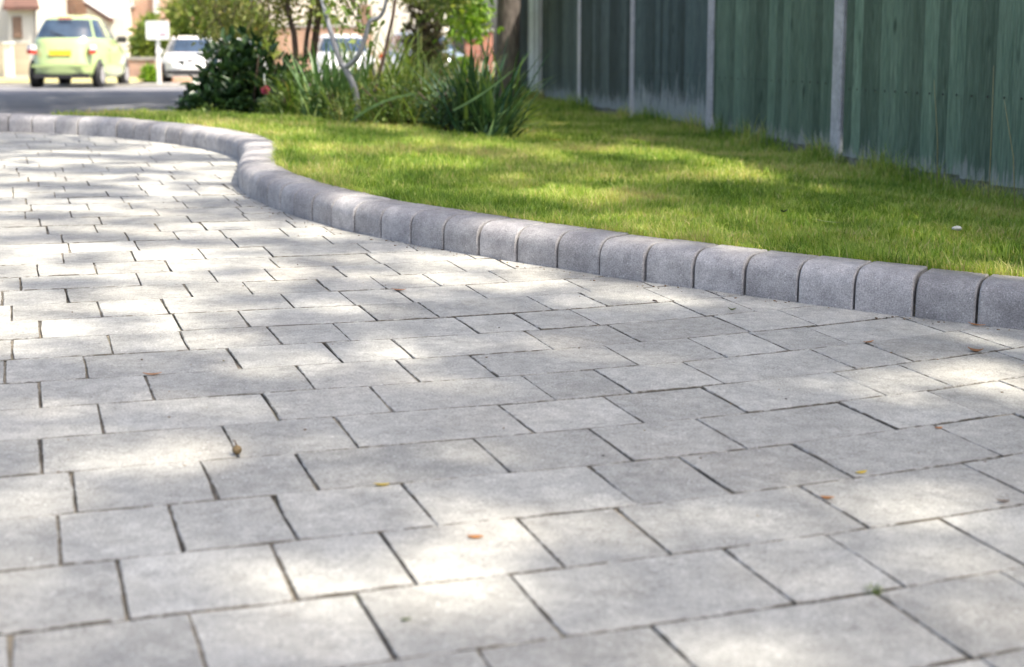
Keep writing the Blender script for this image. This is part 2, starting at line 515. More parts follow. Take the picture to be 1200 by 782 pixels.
# the blocks that show largest are parts of their own; of those only the ones in the picture
sel.sort(key=shown, reverse=True)
sharp = set(sel[:296])
rest = MB(); rest_mi = []
for i in sel:
    ctr, vs, fs = paver_mesh(*pavers[i])
    if i in sharp:
        me = bpy.data.meshes.new('paver')
        me.from_pydata([tuple(v) for v in vs], [], [tuple(f) for f in fs])
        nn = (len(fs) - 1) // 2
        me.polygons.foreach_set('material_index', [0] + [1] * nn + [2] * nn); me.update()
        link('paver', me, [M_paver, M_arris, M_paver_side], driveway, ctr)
    else:
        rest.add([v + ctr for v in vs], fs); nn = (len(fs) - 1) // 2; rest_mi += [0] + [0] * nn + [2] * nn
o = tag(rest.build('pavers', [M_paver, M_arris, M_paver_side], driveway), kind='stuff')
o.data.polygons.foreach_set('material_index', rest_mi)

# ------------------------------------------------------------------ kerb: one bullnosed stone after another
mb = MB()
tot = _sl[-1]
for s in np.arange(0.1, tot - 0.1, 0.1):
    p, t, n = kerb_at(s); q = p + n * 0.06
    mb.box((q[0], q[1], drive_z(*q) - 0.03), (0.103, 0.09, 0.10), Matrix.Rotation(math.atan2(t[1], t[0]), 3, 'Z'))
kerb = tag(mb.build('kerb', M_joint), kind='structure')
PROF = [(0.0, -0.05), (0.0, 0.002), (0.0006, 0.046), (0.0036, 0.0605), (0.0095, 0.0712), (0.0185, 0.0788), (0.0310, 0.0838), (0.048, KERB_H), (KERB_D - 0.006, KERB_H), (KERB_D, KERB_H - 0.006), (KERB_D, -0.05)]
s = 0.25; STEP = 0.1262
rk = random.Random(3)
while s < tot - 0.2:
    p, t, n = kerb_at(s)
    h = STEP / 2 - 0.0028
    curv = 0.0
    t1 = kerb_at(s + 0.06)[1]; t0 = kerb_at(s - 0.06)[1]
    curv = (t0[0] * t1[1] - t0[1] * t1[0]) / 0.12                   # > 0 turns away from the lawn
    ctr = Vector((p[0], p[1], drive_z(p[0], p[1])))
    zr, fr = rk.gauss(0, 0.0012), rk.gauss(0, 0.0012)
    T = Vector((t[0], t[1], AX * t[0] + AY * t[1])); Nn = Vector((n[0], n[1], AX * n[0] + AY * n[1]))
    yaw = rk.gauss(0, 0.006)
    vs = []; secs = []
    for a, ins in ((-h, 0.0024), (-h + 0.0030, 0.0), (h - 0.0030, 0.0), (h, 0.0024)):
        ring = []
        for q, (w, z) in enumerate(PROF):
            k = 1 + curv * w                                        # stones are wedge cut on the bends
            k = max(0.45, min(1.3, k))
            if z > 0: ww = w + (ins if w < 0.03 else 0); zz = z - (ins if z > 0.05 else 0)
            else: ww, zz = w, z
            ring.append(T * (a * k) + Nn * (ww + fr + yaw * a) + Vector((0, 0, zz + (zr if z > 0 else 0))))
        vs += ring
    m = len(PROF)
    fs = [(i * m + k, i * m + k + 1, (i + 1) * m + k + 1, (i + 1) * m + k) for i in range(3) for k in range(m - 1)]
    fs += [tuple(range(m))[::-1], tuple(3 * m + k for k in range(m))]
    me = bpy.data.meshes.new('kerb_stone')
    me.from_pydata([tuple(v) for v in vs], [], [tuple(f)[::-1] for f in fs])
    me.polygons.foreach_set('use_smooth', [True] * 30 + [False] * 2)
    me.update()
    sh_ = me.attributes.new('sharp_edge', 'BOOLEAN', 'EDGE')
    for e_ in me.edges:
        if e_.vertices[0] // m == e_.vertices[1] // m: sh_.data[e_.index].value = True
    me.update()
    link('kerb_stone', me, M_kerb, kerb, ctr)
    s += STEP

# ------------------------------------------------------------------ lawn
def soil_mat():
    m, nt, b = new_mat('thatch')
    p = pos(nt)
    f = noise(nt, p, 2.2, 4); g = noise(nt, p, 120.0, 3)
    c = ramp(nt, f, [(0.3, (0.17, 0.22, 0.045)), (0.55, (0.27, 0.29, 0.08)), (0.72, (0.38, 0.34, 0.14))])
    c = mix(nt, 1.0, c, maprange(nt, g, 0.3, 0.7, 0.55, 1.45), 'MULTIPLY')
    nt.links.new(c, b.inputs['Base Color']); b.inputs['Roughness'].default_value = 0.95
    bump(nt, b, g, 0.8, 0.02)
    return m
M_soil = soil_mat()
FA = np.array((1.47, 6.30)); FD = np.array((-0.1465, 0.9892))       # fence line
FN = np.array((-0.9892, -0.1465))                                   # towards the lawn
def fence_dist(x, y): return (np.asarray(x) - FA[0]) * FN[0] + (np.asarray(y) - FA[1]) * FN[1]
xs = np.linspace(-5.0, 3.4, 140); ys = np.linspace(1.2, 18.5, 220)
sheet('lawn', xs, ys, lambda X, Y: lawn_z(X, Y) - 0.006, M_soil, keep=lambda X, Y: (kerb_dist(X, Y) > 0.03) & (fence_dist(X, Y) > -0.3) & (verge_edge(X, Y) < 1.2), whole=True)

def blades(P, h, w, lean, az, rnd, bendf=0.6):
    """grass blades: 5 corners each"""
    n = len(P)
    d = np.c_[np.cos(az), np.sin(az), np.zeros(n)]
    side = np.c_[-np.sin(az + rng.normal(0, 0.6, n)), np.cos(az + rng.normal(0, 0.6, n)), np.zeros(n)]
    up = np.array([0, 0, 1.0])
    mid = P + up * (h * 0.55)[:, None] + d * (lean * h * 0.3)[:, None]
    tip = P + up * (h * (1 - 0.25 * lean))[:, None] + d * (lean * h)[:, None]
    W = (side * w[:, None])
    V = np.stack([P - W / 2, P + W / 2, mid + W * 0.42, mid - W * 0.42, tip], 1).reshape(-1, 3)
    b = (np.arange(n) * 5)[:, None]
    idx = np.concatenate([b + np.array([[0, 1, 2, 3]]), b + np.array([[3, 2, 4]])], 1).ravel()
    fn = np.tile([4, 3], n)
    return V, fn, idx, np.repeat(rnd, 5)
def value_noise(x, y, s, seed):
    r = np.random.default_rng(seed).random((64, 64))
    u = (x / s) % 64; v = (y / s) % 64
    i = np.floor(u).astype(int) % 64; j = np.floor(v).astype(int) % 64
    fu = u - np.floor(u); fv = v - np.floor(v)
    fu = fu * fu * (3 - 2 * fu); fv = fv * fv * (3 - 2 * fv)
    i1 = (i + 1) % 64; j1 = (j + 1) % 64
    return (r[i, j] * (1 - fu) + r[i1, j] * fu) * (1 - fv) + (r[i, j1] * (1 - fu) + r[i1, j1] * fu) * fv
def scatter_grass(x0, x1, y0, y1, dens, hmul=1.0, wmul=1.0):
    n = int((x1 - x0) * (y1 - y0) * dens)
    x = rng.uniform(x0, x1, n); y = rng.uniform(y0, y1, n)
    m = np.abs(x) < (TAN * 1.03 * y + 0.25)
    x, y = x[m], y[m]
    d = kerb_dist(x, y); fd = fence_dist(x, y)
    m = (d > KERB_D - 0.012) & (fd > -0.02) & (verge_edge(x, y) < 0.25)
    x, y, d, fd = x[m], y[m], d[m], fd[m]
    tuft = value_noise(x, y, 0.07, 1); dry = value_noise(x, y, 0.35, 2) * 0.6 + value_noise(x, y, 0.11, 3) * 0.4
    h = (0.015 + 0.028 * tuft) * rng.uniform(0.55, 1.35, len(x)) * hmul
    h *= 1 + 0.35 * np.exp(-((d - KERB_D) / 0.05) ** 2)
    h += np.exp(-np.clip(fd - 0.03, 0, 9) / 0.09) * rng.uniform(0.0, 0.15, len(x)) * np.where(y < 5.2, 0.6, 1.15) * smooth(value_noise(x, y, 0.25, 8), 0.2, 0.75)
    w = rng.uniform(0.0013, 0.0032, len(x)) * wmul
    lean = rng.uniform(0.1, 0.9, len(x)); az = rng.uniform(0, 2 * np.pi, len(x))
    rnd = np.clip(rng.normal(0.46, 0.18, len(x)) + (dry - 0.5) * 1.1 + (rng.random(len(x)) < 0.09) * 0.4, 0, 1)
    P = np.c_[x, y, lawn_z(x, y, d) - 0.007]
    return blades(P, h, w, lean, az, rnd)
def edge_blades(n):
    """longer, paler blades flopping over the back of the kerb"""
    s_ = rng.uniform(1.0, 7.5, n); x = np.empty(n); y = np.empty(n); az = np.empty(n)
    for i in range(n):
        p, t, nn = kerb_at(s_[i]); o = KERB_D + rng.uniform(-0.006, 0.03)
        x[i], y[i] = p + nn * o; az[i] = math.atan2(-nn[1], -nn[0]) + rng.normal(0, 0.8)
    ok = value_noise(x, y, 0.12, 21) > 0.42
    x, y, az = x[ok], y[ok], az[ok]; m = len(x)
    P = np.c_[x, y, lawn_z(x, y) - 0.004]
    return blades(P, rng.uniform(0.018, 0.048, m), rng.uniform(0.0013, 0.0026, m), rng.uniform(0.5, 1.25, m), az, np.clip(rng.normal(0.6, 0.22, m), 0, 1))
M_grass = leaf_mat('grass_blade', [(0.0, (0.11, 0.20, 0.025)), (0.35, (0.27, 0.41, 0.065)), (0.6, (0.48, 0.56, 0.13)), (0.8, (0.66, 0.62, 0.27)), (1.0, (0.58, 0.48, 0.24))], 0.5, 0.45, 0.35)
parts = [scatter_grass(-1.3, 2.2, 2.2, 4.6, 26000), scatter_grass(-1.6, 2.0, 4.6, 6.6, 12000, 1.05, 1.25), scatter_grass(-3.0, 1.6, 6.6, 10.0, 5200, 1.15, 1.7), scatter_grass(-3.4, 1.1, 10.0, 18.0, 2200, 1.4, 2.6), edge_blades(3600)]
V = []; FNs = []; IDX = []; RN = []; off = 0
for v, fn, ix, rn in parts:
    V.append(v); FNs.append(fn); IDX.append(ix + off); RN.append(rn); off += len(v)
me = npmesh('grass', np.vstack(V), np.concatenate(FNs), np.concatenate(IDX), {'rnd': np.concatenate(RN)})
tag(link('grass', me, M_grass), 'short mown grass of the lawn between the kerb and the green fence', kind='stuff')

# ------------------------------------------------------------------ fence
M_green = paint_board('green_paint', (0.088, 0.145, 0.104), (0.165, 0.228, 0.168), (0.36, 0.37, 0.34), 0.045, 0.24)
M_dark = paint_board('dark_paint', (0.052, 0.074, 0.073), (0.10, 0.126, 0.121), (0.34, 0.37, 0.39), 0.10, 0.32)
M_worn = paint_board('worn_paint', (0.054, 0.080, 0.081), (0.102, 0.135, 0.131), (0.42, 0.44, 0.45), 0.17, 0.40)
M_bare = paint_board('bare_timber', (0.60, 0.62, 0.62), (0.78, 0.80, 0.79), (0.55, 0.55, 0.52), 0.1, 0.3)
M_post = stone_mat('post_concrete', (0.48, 0.465, 0.49), (0.62, 0.60, 0.63), 0.06, 0.3)
M_gravel = stone_mat('gravel_board', (0.17, 0.17, 0.155), (0.27, 0.26, 0.235), 0.08, 0.4)
M_nail = simple('rusty_nail', (0.03, 0.025, 0.022), 0.7)
fence_yaw = math.atan2(FD[1], FD[0])
fence = tag(empty('fence', (FA[0], FA[1], 0.11), fence_yaw), 'long close boarded fence in peeling green paint with concrete posts along the lawn', 'fence')
# local axes: x along the fence going away, y = towards the lawn side is +y (left of travel)
PITCHF = 2.005
rf = random.Random(21)
pm = MB()
pm.box((0, -0.048, 0.78), (0.105, 0.11, 1.96))
post_me = pm.mesh('post')
bm = bmesh.new(); bm.from_mesh(post_me); bmesh.ops.bevel(bm, geom=bm.edges[:], offset=0.008, segments=1, affect='EDGES'); bm.to_mesh(post_me); bm.free()
def fence_base(k):
    q = FA + FD * (k * PITCHF) + FN * 0.05
    return float(lawn_z(q[0], q[1])) - 0.11
FK = list(range(-3, 6))
for k in FK:
    link('post', post_me, M_post, fence, (k * PITCHF, 0.0, min(0.0, fence_base(k)) ))
for k in FK[:-1]:
    mid_z = (fence_base(k) + fence_base(k + 1)) / 2
    mid_z = min(max(mid_z, -0.05), 0.03)
    x0 = k * PITCHF + 0.056; x1 = (k + 1) * PITCHF - 0.056
    r = MB()
    for zz in (0.35, 0.9, 1.36): r.box(((x0 + x1) / 2, -0.035, zz + mid_z), (x1 - x0 - 0.01, 0.035, 0.05))
    cb = MB(); cb.box((x1 - 0.032, -0.034, mid_z + 0.82), (0.058, 0.03, 1.38))
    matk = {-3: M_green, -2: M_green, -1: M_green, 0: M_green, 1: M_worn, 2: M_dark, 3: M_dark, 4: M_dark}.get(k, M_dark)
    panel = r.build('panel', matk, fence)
    cb.build('edge_batten', M_dark, panel)
    g = MB(); g.box(((x0 + x1) / 2, -0.026, mid_z - 0.02), (x1 - x0 - 0.004, 0.034, 0.17))
    g.build('gravel_board', M_gravel, fence)
    x = x0 + 0.003; i = 0; nails = MB()
    while x < x1 - 0.085:
        w = min(rf.uniform(0.095, 0.125), x1 - 0.064 - x)
        t0, t1 = 0.004, 0.024                                       # feather edged: each board laps the next
        lift = rf.uniform(-0.002, 0.003)
        b = MB()
        zb = rf.uniform(-0.006, 0.006); zt = 1.40 + rf.uniform(-0.004, 0.004)
        w2 = w + 0.012
        vs = [(0, 0, zb), (w2, 0, zb), (w2, t1 + lift, zb), (0, t0 + lift, zb), (0, 0, zt), (w2, 0, zt), (w2, t1 + lift, zt), (0, t0 + lift, zt)]
        b.add(vs, [(0, 3, 2, 1), (4, 5, 6, 7), (0, 1, 5, 4), (2, 3, 7, 6), (1, 2, 6, 5), (3, 0, 4, 7)])
        m = matk
        if k == 4 and (x - x0) < 0.72: m = M_bare
        elif k == 1 and i in (0, 1): m = M_worn
        b.build('board', m, panel, (x, -0.018 + rf.uniform(-0.0015, 0.0015), 0.050 + mid_z), (0, rf.uniform(-0.003, 0.003), 0))
        nails.box((x + w * 0.55, -0.018 + 0.0255, 0.35 + mid_z), (0.007, 0.003, 0.007)); nails.box((x + w * 0.55, -0.018 + 0.0255, 0.9 + mid_z), (0.007, 0.003, 0.007))
        x += w; i += 1
    tag(nails.build('nails', M_nail, panel), kind='stuff')

# ------------------------------------------------------------------ leaves, plants, trees
def leaf_cloud(C, D, Nn, L, W, rnd, fold=0.25):
    """pointed leaves, six corners: C base point, D direction, Nn face normal"""
    D = D / np.linalg.norm(D, axis=1)[:, None]
    S = np.cross(D, Nn); S /= (np.linalg.norm(S, axis=1)[:, None] + 1e-9)
    U = np.cross(S, D)
    L = L[:, None]; W = W[:, None]
    v0 = C; v1 = C + D * L * 0.33 + S * W * 0.5 + U * W * fold; v2 = C + D * L * 0.72 + S * W * 0.36 + U * W * fold * 0.6 - U * L * 0.04
    v3 = C + D * L - U * L * 0.10; v4 = C + D * L * 0.72 - S * W * 0.36 + U * W * fold * 0.6 - U * L * 0.04; v5 = C + D * L * 0.33 - S * W * 0.5 + U * W * fold
    n = len(C)
    V = np.stack([v0, v1, v2, v3, v4, v5], 1).reshape(-1, 3)
    b = (np.arange(n) * 6)[:, None]
    idx = np.concatenate([b + np.array([[0, 1, 2, 3]]), b + np.array([[0, 3, 4, 5]])], 1).ravel()
    return npmesh('leaves', V, np.full(2 * n, 4), idx, {'rnd': np.repeat(rnd, 6)})
def rand_dirs(n, up=0.0):
    d = rng.normal(size=(n, 3)); d[:, 2] += up
    return d / np.linalg.norm(d, axis=1)[:, None]
def clumped(n, centre, rad, nclump, spread, flat_bottom=False):
    """points gathered in clumps through an uneven ellipsoid"""
    c = rand_dirs(nclump) * (rng.random(nclump) ** 0.45)[:, None]
    c *= rng.uniform(0.75, 1.1, nclump)[:, None]
    k = rng.integers(0, nclump, n)
    p = c[k] + rng.normal(0, spread, (n, 3))
    if flat_bottom: p[:, 2] = np.abs(p[:, 2]) * np.where(rng.random(n) < 0.85, 1, 0.3)
    return p * np.array(rad) + np.array(centre), rng.random(nclump)[k]
def strap(roots, az, el, L, W, droop, rnd, seg=6):
    """long narrow leaves arching over"""
    n = len(roots)
    P = roots.copy(); V = []
    e = el.copy()
    for sgm in range(seg + 1):
        t = sgm / seg
        w = W * (1 - t) ** 0.6 * (0.55 + 0.9 * min(t * 3, 1) * 0.5) if sgm < seg else W * 0.03
        side = np.c_[-np.sin(az), np.cos(az), np.zeros(n)]
        V.append(P - side * (w / 2)[:, None]); V.append(P + side * (w / 2)[:, None])
        d = np.c_[np.cos(az) * np.cos(e), np.sin(az) * np.cos(e), np.sin(e)]
        P = P + d * (L / seg)[:, None]
        e = e - droop / seg * (0.3 + 1.6 * t)
    A = np.stack(V, 1)
    m = A.shape[1]
    b = (np.arange(n) * m)[:, None]
    q = np.concatenate([[2 * s_, 2 * s_ + 1, 2 * s_ + 3, 2 * s_ + 2] for s_ in range(seg)])
    idx = (b + q[None]).ravel()
    return npmesh('blades', A.reshape(-1, 3), np.full(n * seg, 4), idx, {'rnd': np.repeat(rnd, m)}, smooth=True)

def bark_mat(name, c1, c2, sc=14):
    m, nt, b = new_mat(name)
    f = noise(nt, scaled(nt, pos(nt), (sc, sc, sc * 0.25)), 1.5, 5, 0.65)
    nt.links.new(ramp(nt, f, [(0.3, c1), (0.7, c2)]), b.inputs['Base Color'])
    b.inputs['Roughness'].default_value = 0.9
    bump(nt, b, f, 0.8, 0.02)
    return m
M_bark = bark_mat('brown_bark', (0.07, 0.058, 0.052), (0.24, 0.205, 0.185), 30)
M_bark_grey = bark_mat('grey_bark', (0.20, 0.20, 0.215), (0.36, 0.36, 0.38), 30)
M_bark_rust = bark_mat('rusty_bark', (0.06, 0.04, 0.03), (0.17, 0.11, 0.08), 30)
M_stem = simple('green_stem', (0.16, 0.22, 0.07), 0.6)
M_canopy = leaf_mat('canopy_leaf', [(0.0, (0.06, 0.09, 0.02)), (1.0, (0.13, 0.17, 0.05))], 0.5, 0.35)
M_evergreen = leaf_mat('evergreen_leaf', [(0.0, (0.014, 0.036, 0.014)), (0.6, (0.032, 0.075, 0.028)), (0.9, (0.065, 0.12, 0.035)), (1.0, (0.10, 0.15, 0.04))], 0.28, 0.12, 0.5)
M_lowgreen = leaf_mat('low_leaf', [(0.0, (0.05, 0.10, 0.025)), (0.6, (0.14, 0.22, 0.055)), (1.0, (0.30, 0.35, 0.10))], 0.45, 0.3)
M_strap = leaf_mat('strap_leaf', [(0.0, (0.06, 0.13, 0.02)), (0.5, (0.18, 0.27, 0.05)), (0.85, (0.30, 0.36, 0.10)), (1.0, (0.36, 0.30, 0.10))], 0.4, 0.35)
M_pale_strap = leaf_mat('pale_strap_leaf', [(0.0, (0.10, 0.20, 0.07)), (1.0, (0.22, 0.34, 0.14))], 0.4, 0.3)
M_iris = leaf_mat('iris_leaf', [(0.0, (0.025, 0.07, 0.034)), (0.6, (0.07, 0.135, 0.06)), (1.0, (0.17, 0.25, 0.07))], 0.4, 0.25)
M_olive = leaf_mat('olive_leaf', [(0.0, (0.11, 0.13, 0.035)), (0.45, (0.24, 0.27, 0.075)), (0.8, (0.40, 0.40, 0.14)), (1.0, (0.42, 0.24, 0.09))], 0.5, 0.4)
M_bright = leaf_mat('bright_leaf', [(0.0, (0.07, 0.16, 0.02)), (0.6, (0.20, 0.36, 0.035)), (1.0, (0.42, 0.52, 0.08))], 0.45, 0.45)
M_hedge = leaf_mat('hedge_leaf', [(0.0, (0.08, 0.14, 0.04)), (0.6, (0.24, 0.32, 0.08)), (1.0, (0.46, 0.48, 0.14))], 0.5, 0.35)
M_brownleaf = leaf_mat('brown_shrub_leaf', [(0.0, (0.07, 0.06, 0.04)), (0.6, (0.17, 0.14, 0.085)), (1.0, (0.26, 0.25, 0.12))], 0.6, 0.25)

# dapples: where the crowns leave gaps for the sun (centre x, y, half-widths, openness), metres on the ground
GAPS = [(-0.59,1.6,0.05,0.065,1),(-0.53,1.82,0.108,0.075,1),(-0.46,2.19,0.116,0.092,1),(-0.48,1.91,0.083,0.05,0.5),(-0.43,2.35,0.088,0.062,0.8),(-0.32,2.28,0.043,0.088,0.7),(-0.8,2.53,0.155,0.071,0.7),(-0.24,1.72,0.022,0.051,0.5),(-0.24,2.37,0.074,0.158,0.8),(-0.12,2.32,0.088,0.109,1),(-0.09,2.17,0.124,0.074,1),(0.04,2.55,0.08,0.058,0.6),(0.11,2.42,0.092,0.066,0.7),(-0.19,1.69,0.043,0.039,0.8),(-0.04,1.53,0.079,0.068,0.9),(0.09,1.58,0.061,0.058,0.9),(0.2,1.87,0.03,0.048,0.4),(0.39,2.19,0.085,0.076,1),(0.52,2.23,0.087,0.056,0.8),(0.62,2.3,0.075,0.059,0.9),(0.89,2.58,0.084,0.164,0.9),(0.8,2.31,0.091,0.151,0.9),(0.67,2.12,0.097,0.071,0.9),(0.37,1.94,0.075,0.06,1),(0.63,1.92,0.075,0.084,1),(0.73,2.0,0.052,0.091,1),(0.4,1.83,0.06,0.058,0.8),(0.47,1.7,0.089,0.067,0.8),(0.31,1.6,0.073,0.059,0.5),(-0.33,1.39,0.089,0.057,0.8),(-0.28,1.44,0.037,0.048,0.9),(-0.48,1.36,0.061,0.055,0.6),(-0.34,1.32,0.059,0.031,0.7),(-0.19,1.29,0.042,0.039,0.9),(-0.19,1.38,0.04,0.056,1),(-0.24,1.25,0.056,0.037,0.5),(-0.17,1.4,0.045,0.069,1),(-0.07,1.45,0.084,0.074,0.9),(-0.09,1.35,0.07,0.054,1),(0.03,1.43,0.037,0.048,0.8),(0.01,1.3,0.042,0.05,0.5),(0.11,1.23,0.064,0.036,0.5),(0.35,1.49,0.088,0.065,0.6),(0.28,1.29,0.127,0.069,0.7),(0.5,1.67,0.066,0.064,0.7),(0.55,1.5,0.059,0.053,0.6),(0.21,1.43,0.046,0.06,0.5),(-0.91,3.25,0.438,0.864,1),(-0.96,2.83,0.137,0.222,1),(-0.36,3.39,0.253,0.19,0.9),(-0.24,3.25,0.182,0.139,0.9),(-0.13,3.42,0.193,0.154,1),(0.0,3.2,0.121,0.09,1),(0.19,3.01,0.114,0.08,0.9),(0.28,2.95,0.094,0.077,0.9),(-0.33,2.97,0.083,0.078,0.8),(-0.43,2.87,0.089,0.091,0.9),(-1.54,5.31,0.632,1.572,1),(-1.59,3.87,0.273,2.6,0.9),(-0.92,2.13,0.078,0.313,0.6),
        (-0.36,6.33,0.293,0.291,1),(-0.38,5.26,0.163,0.283,1),(0.07,4.28,0.172,0.215,1),(-0.12,4.69,0.087,0.128,0.8),(-0.92,5.94,0.147,0.413,0.9),(-0.63,4.82,0.134,0.272,0.8),(0.17,5.56,0.137,0.18,0.8),(0.34,6.51,0.1,0.246,0.7),(0.61,6.16,0.342,0.442,1),(0.63,7.26,0.112,0.229,1),(0.17,10.43,0.077,0.47,1),(0.05,5.89,0.109,0.202,0.9),(0.89,5.39,0.083,0.382,1),(0.96,4.72,0.088,0.163,1),(0.78,5.26,0.163,0.365,1),(0.48,3.6,0.056,0.153,0.9),(0.85,3.42,0.255,0.383,0.55),(1.01,2.88,0.108,0.185,0.9),(0.72,4.02,0.1,0.238,0.6),(-2.06,9.06,0.335,0.595,0.9),(-1.4,7.58,0.187,0.333,0.8),(-0.21,4.15,0.154,0.202,0.6),(0.28,3.8,0.142,0.191,0.6),
        (-1.6,8.9,0.5,0.5,0.6),(-2.7,10.3,0.7,0.8,0.9),(-1.1,8.5,0.5,0.4,0.85),(-1.2,7.9,0.4,0.4,0.9),(-0.5,7.3,0.35,0.35,0.9),(-0.9,8.3,0.3,0.4,0.8),(0.1,9.0,0.4,0.6,0.9),(-1.0,5.4,0.2,0.4,0.8),(-0.45,4.3,0.12,0.2,0.8),(0.35,4.9,0.25,0.2,0.8),(0.55,3.3,0.16,0.16,0.7),(0.2,3.6,0.14,0.14,0.8),(0.9,3.9,0.15,0.15,0.6),(-0.6,8.0,0.6,0.5,0.6),(0.0,7.2,0.3,0.3,0.6),(-0.3,9.5,0.5,0.5,0.6)]
TWIGS = [(-1.71,5.88,0.483,0.093,0.9),(-1.68,5.34,0.343,0.077,0.8),(-1.6,4.8,0.224,0.075,0.8),(-1.44,4.55,0.242,0.067,0.8),(-0.99,4.48,0.121,0.065,0.8),(-1.41,4.05,0.119,0.054,0.8),(-1.13,3.95,0.094,0.051,0.6),(-0.94,3.67,0.493,0.044,0.9),(-0.51,3.57,0.109,0.084,0.8),(-0.49,3.33,0.072,0.049,0.8),(-1.02,3.03,0.128,0.051,0.8),(-0.48,3.08,0.095,0.052,0.7),(-0.63,2.86,0.087,0.063,0.9),(-0.96,2.69,0.065,0.048,0.7),(-2.11,6.33,0.289,0.086,0.7),(-1.23,4.98,0.147,0.054,0.6)]
CLUMPS = [(0.16,2.58,0.5,0.194,0.85),(0.53,2.8,0.272,0.192,0.9),(-0.32,2.53,0.11,0.086,0.6),(0.0,2.05,0.249,0.086,0.6),(-0.3,1.77,0.112,0.1,0.9),(0.02,1.7,0.142,0.093,0.9),(-0.45,1.51,0.124,0.074,0.9),(-0.33,1.56,0.059,0.07,0.9),(-0.65,1.79,0.044,0.073,0.9),(-0.68,2.44,0.257,0.08,0.7),(-0.46,2.91,0.144,0.15,0.8),(-0.33,2.09,0.059,0.064,0.8),(0.15,1.93,0.111,0.076,0.7),(0.19,1.38,0.09,0.081,0.9),(-0.41,1.22,0.102,0.053,0.7),(0.47,1.52,0.14,0.07,0.5),(0.33,1.71,0.066,0.06,0.5),(0.7,2.46,0.128,0.095,0.6),(0.86,2.73,0.161,0.099,0.5),(0.54,1.85,0.072,0.054,0.4),(-0.75,2.04,0.063,0.066,0.6),(-0.04,1.23,0.096,0.033,0.5)]      # where the leaves hang thickest
SHX, SHY = SUN_DIR.x / SUN_DIR.z, SUN_DIR.y / SUN_DIR.z
def openness(X, Y):
    lawnside = smooth(kerb_dist(X, Y), 0.05, 0.3)
    nz = value_noise(X, Y, 0.30, 9) * 0.75 + value_noise(X + 7, Y, 0.12, 10) * 0.25
    L = 0.08 + 0.32 * smooth(nz, 0.42, 0.72) - 0.10 * lawnside + 0.46 * lawnside * smooth(value_noise(X, Y, 0.42, 12) * 0.6 + value_noise(X, Y, 0.13, 13) * 0.4, 0.42, 0.62)
    kd_ = kerb_dist(X - SHX * 0.085, Y - SHY * 0.085)              # crown thinned along the kerb line, shaped to put sun on its tops
    L += 0.62 * smooth(kd_, 0.0, 0.03) * (1 - smooth(kd_, 0.10, 0.15)) * smooth(nz, 0.25, 0.6)
    for x, y, a, b, w in CLUMPS:
        r = np.sqrt(((X - x) / (a * 1.15)) ** 2 + ((Y - y) / (b * 1.15)) ** 2)
        L = L * (1 - w * (1 - smooth(r, 0.6, 1.35)))
    L *= 1 - smooth(-fence_dist(X, Y), -0.7, -0.3)
    for x, y, a, b, w in GAPS:
        a, b = a * 1.3 + 0.025, b * 1.3 + 0.025
        r = np.sqrt(((X - x) / a) ** 2 + ((Y - y) / b) ** 2)
        L = np.maximum(L, w * (0.92 + 0.08 * lawnside) * (1 - smooth(r, 0.6, 1.35)))
    for x, y, a, b, w in TWIGS:
        r = np.sqrt(((X - x + 0.05 * np.sin(Y * 30)) / (a * 1.1)) ** 2 + ((Y - y) / (b * 1.15)) ** 2)
        L = L * (1 - w * (1 - smooth(r, 0.7, 1.2)))
    return L
def crown(root, name, x0, x1, y0, y1, z0, z1, n, leaf, open_fn, mat):
    """leaves of a crown, set where their shade falls on the ground box x0..x1, y0..y1"""
    X = rng.uniform(x0, x1, n); Y = rng.uniform(y0, y1, n); Z = rng.uniform(z0, z1, n)
    k = rng.random(n) > open_fn(X, Y)
    X, Y, Z = X[k], Y[k], Z[k]; m = len(X)
    D = rand_dirs(m); D[:, 2] *= 0.4
    Nn = rand_dirs(m, 0.8)
    C = np.c_[X + SHX * Z, Y + SHY * Z, Z] - D * leaf * 0.5
    me = leaf_cloud(C - np.array(root.location), D, Nn, rng.uniform(0.75, 1.2, m) * leaf, rng.uniform(0.5, 0.7, m) * leaf, rng.random(m))
    return link(name, me, mat, root)
def limb(mb, a, b, r0, r1, bend=0.25, n=7):
    a = Vector(a); b = Vector(b); L = (b - a).length
    off = Vector((rng.normal(0, bend), rng.normal(0, bend), bend)) * L * 0.3
    pts = [a.lerp(b, t) + off * math.sin(math.pi * t) for t in np.linspace(0, 1, n)]
    mb.tube(pts, list(np.linspace(r0, r1, n)), 8)
def big_tree(loc, label, crowns, height, r, ground):
    root = tag(empty('tree', loc), label, 'tree', 'trees shading the drive')
    L = Vector(loc)
    t = MB()
    t.tube([(0, 0, ground - loc[2] - 0.2), (0.02, 0, 0.4), (0.05, 0.04, height * 0.4), (-0.03, 0.1, height * 0.75), (0.05, 0.05, height)], [r * 1.35, r, r * 0.9, r * 0.8, r * 0.55], 14)
    trunk = t.build('trunk', M_bark, root)
    for (x0, x1, y0, y1, z0, z1, n, leaf, fn) in crowns:
        lm = MB()
        for i in range(9):
            X = rng.uniform(x0, x1); Y = rng.uniform(y0, y1); Z = rng.uniform(z0 + 0.3, z1)
            P = Vector((X + SHX * Z, Y + SHY * Z, Z)) - L
            limb(lm, (0, 0.05, height * rng.uniform(0.6, 0.97)), P, r * 0.4, 0.012)
        lm.build('limbs', M_bark, root)
        crown(root, 'crown', x0, x1, y0, y1, z0, z1, n, leaf, fn, M_canopy)
    return root
big_tree((4.7, -0.4, 0.0), 'broad leafy tree behind the near end of the fence, its crown dappling the drive',
         [(-3.0, 2.4, 0.75, 5.6, 8.0, 11.0, 26000, 0.125, openness)], 9.2, 0.24, 0.0)
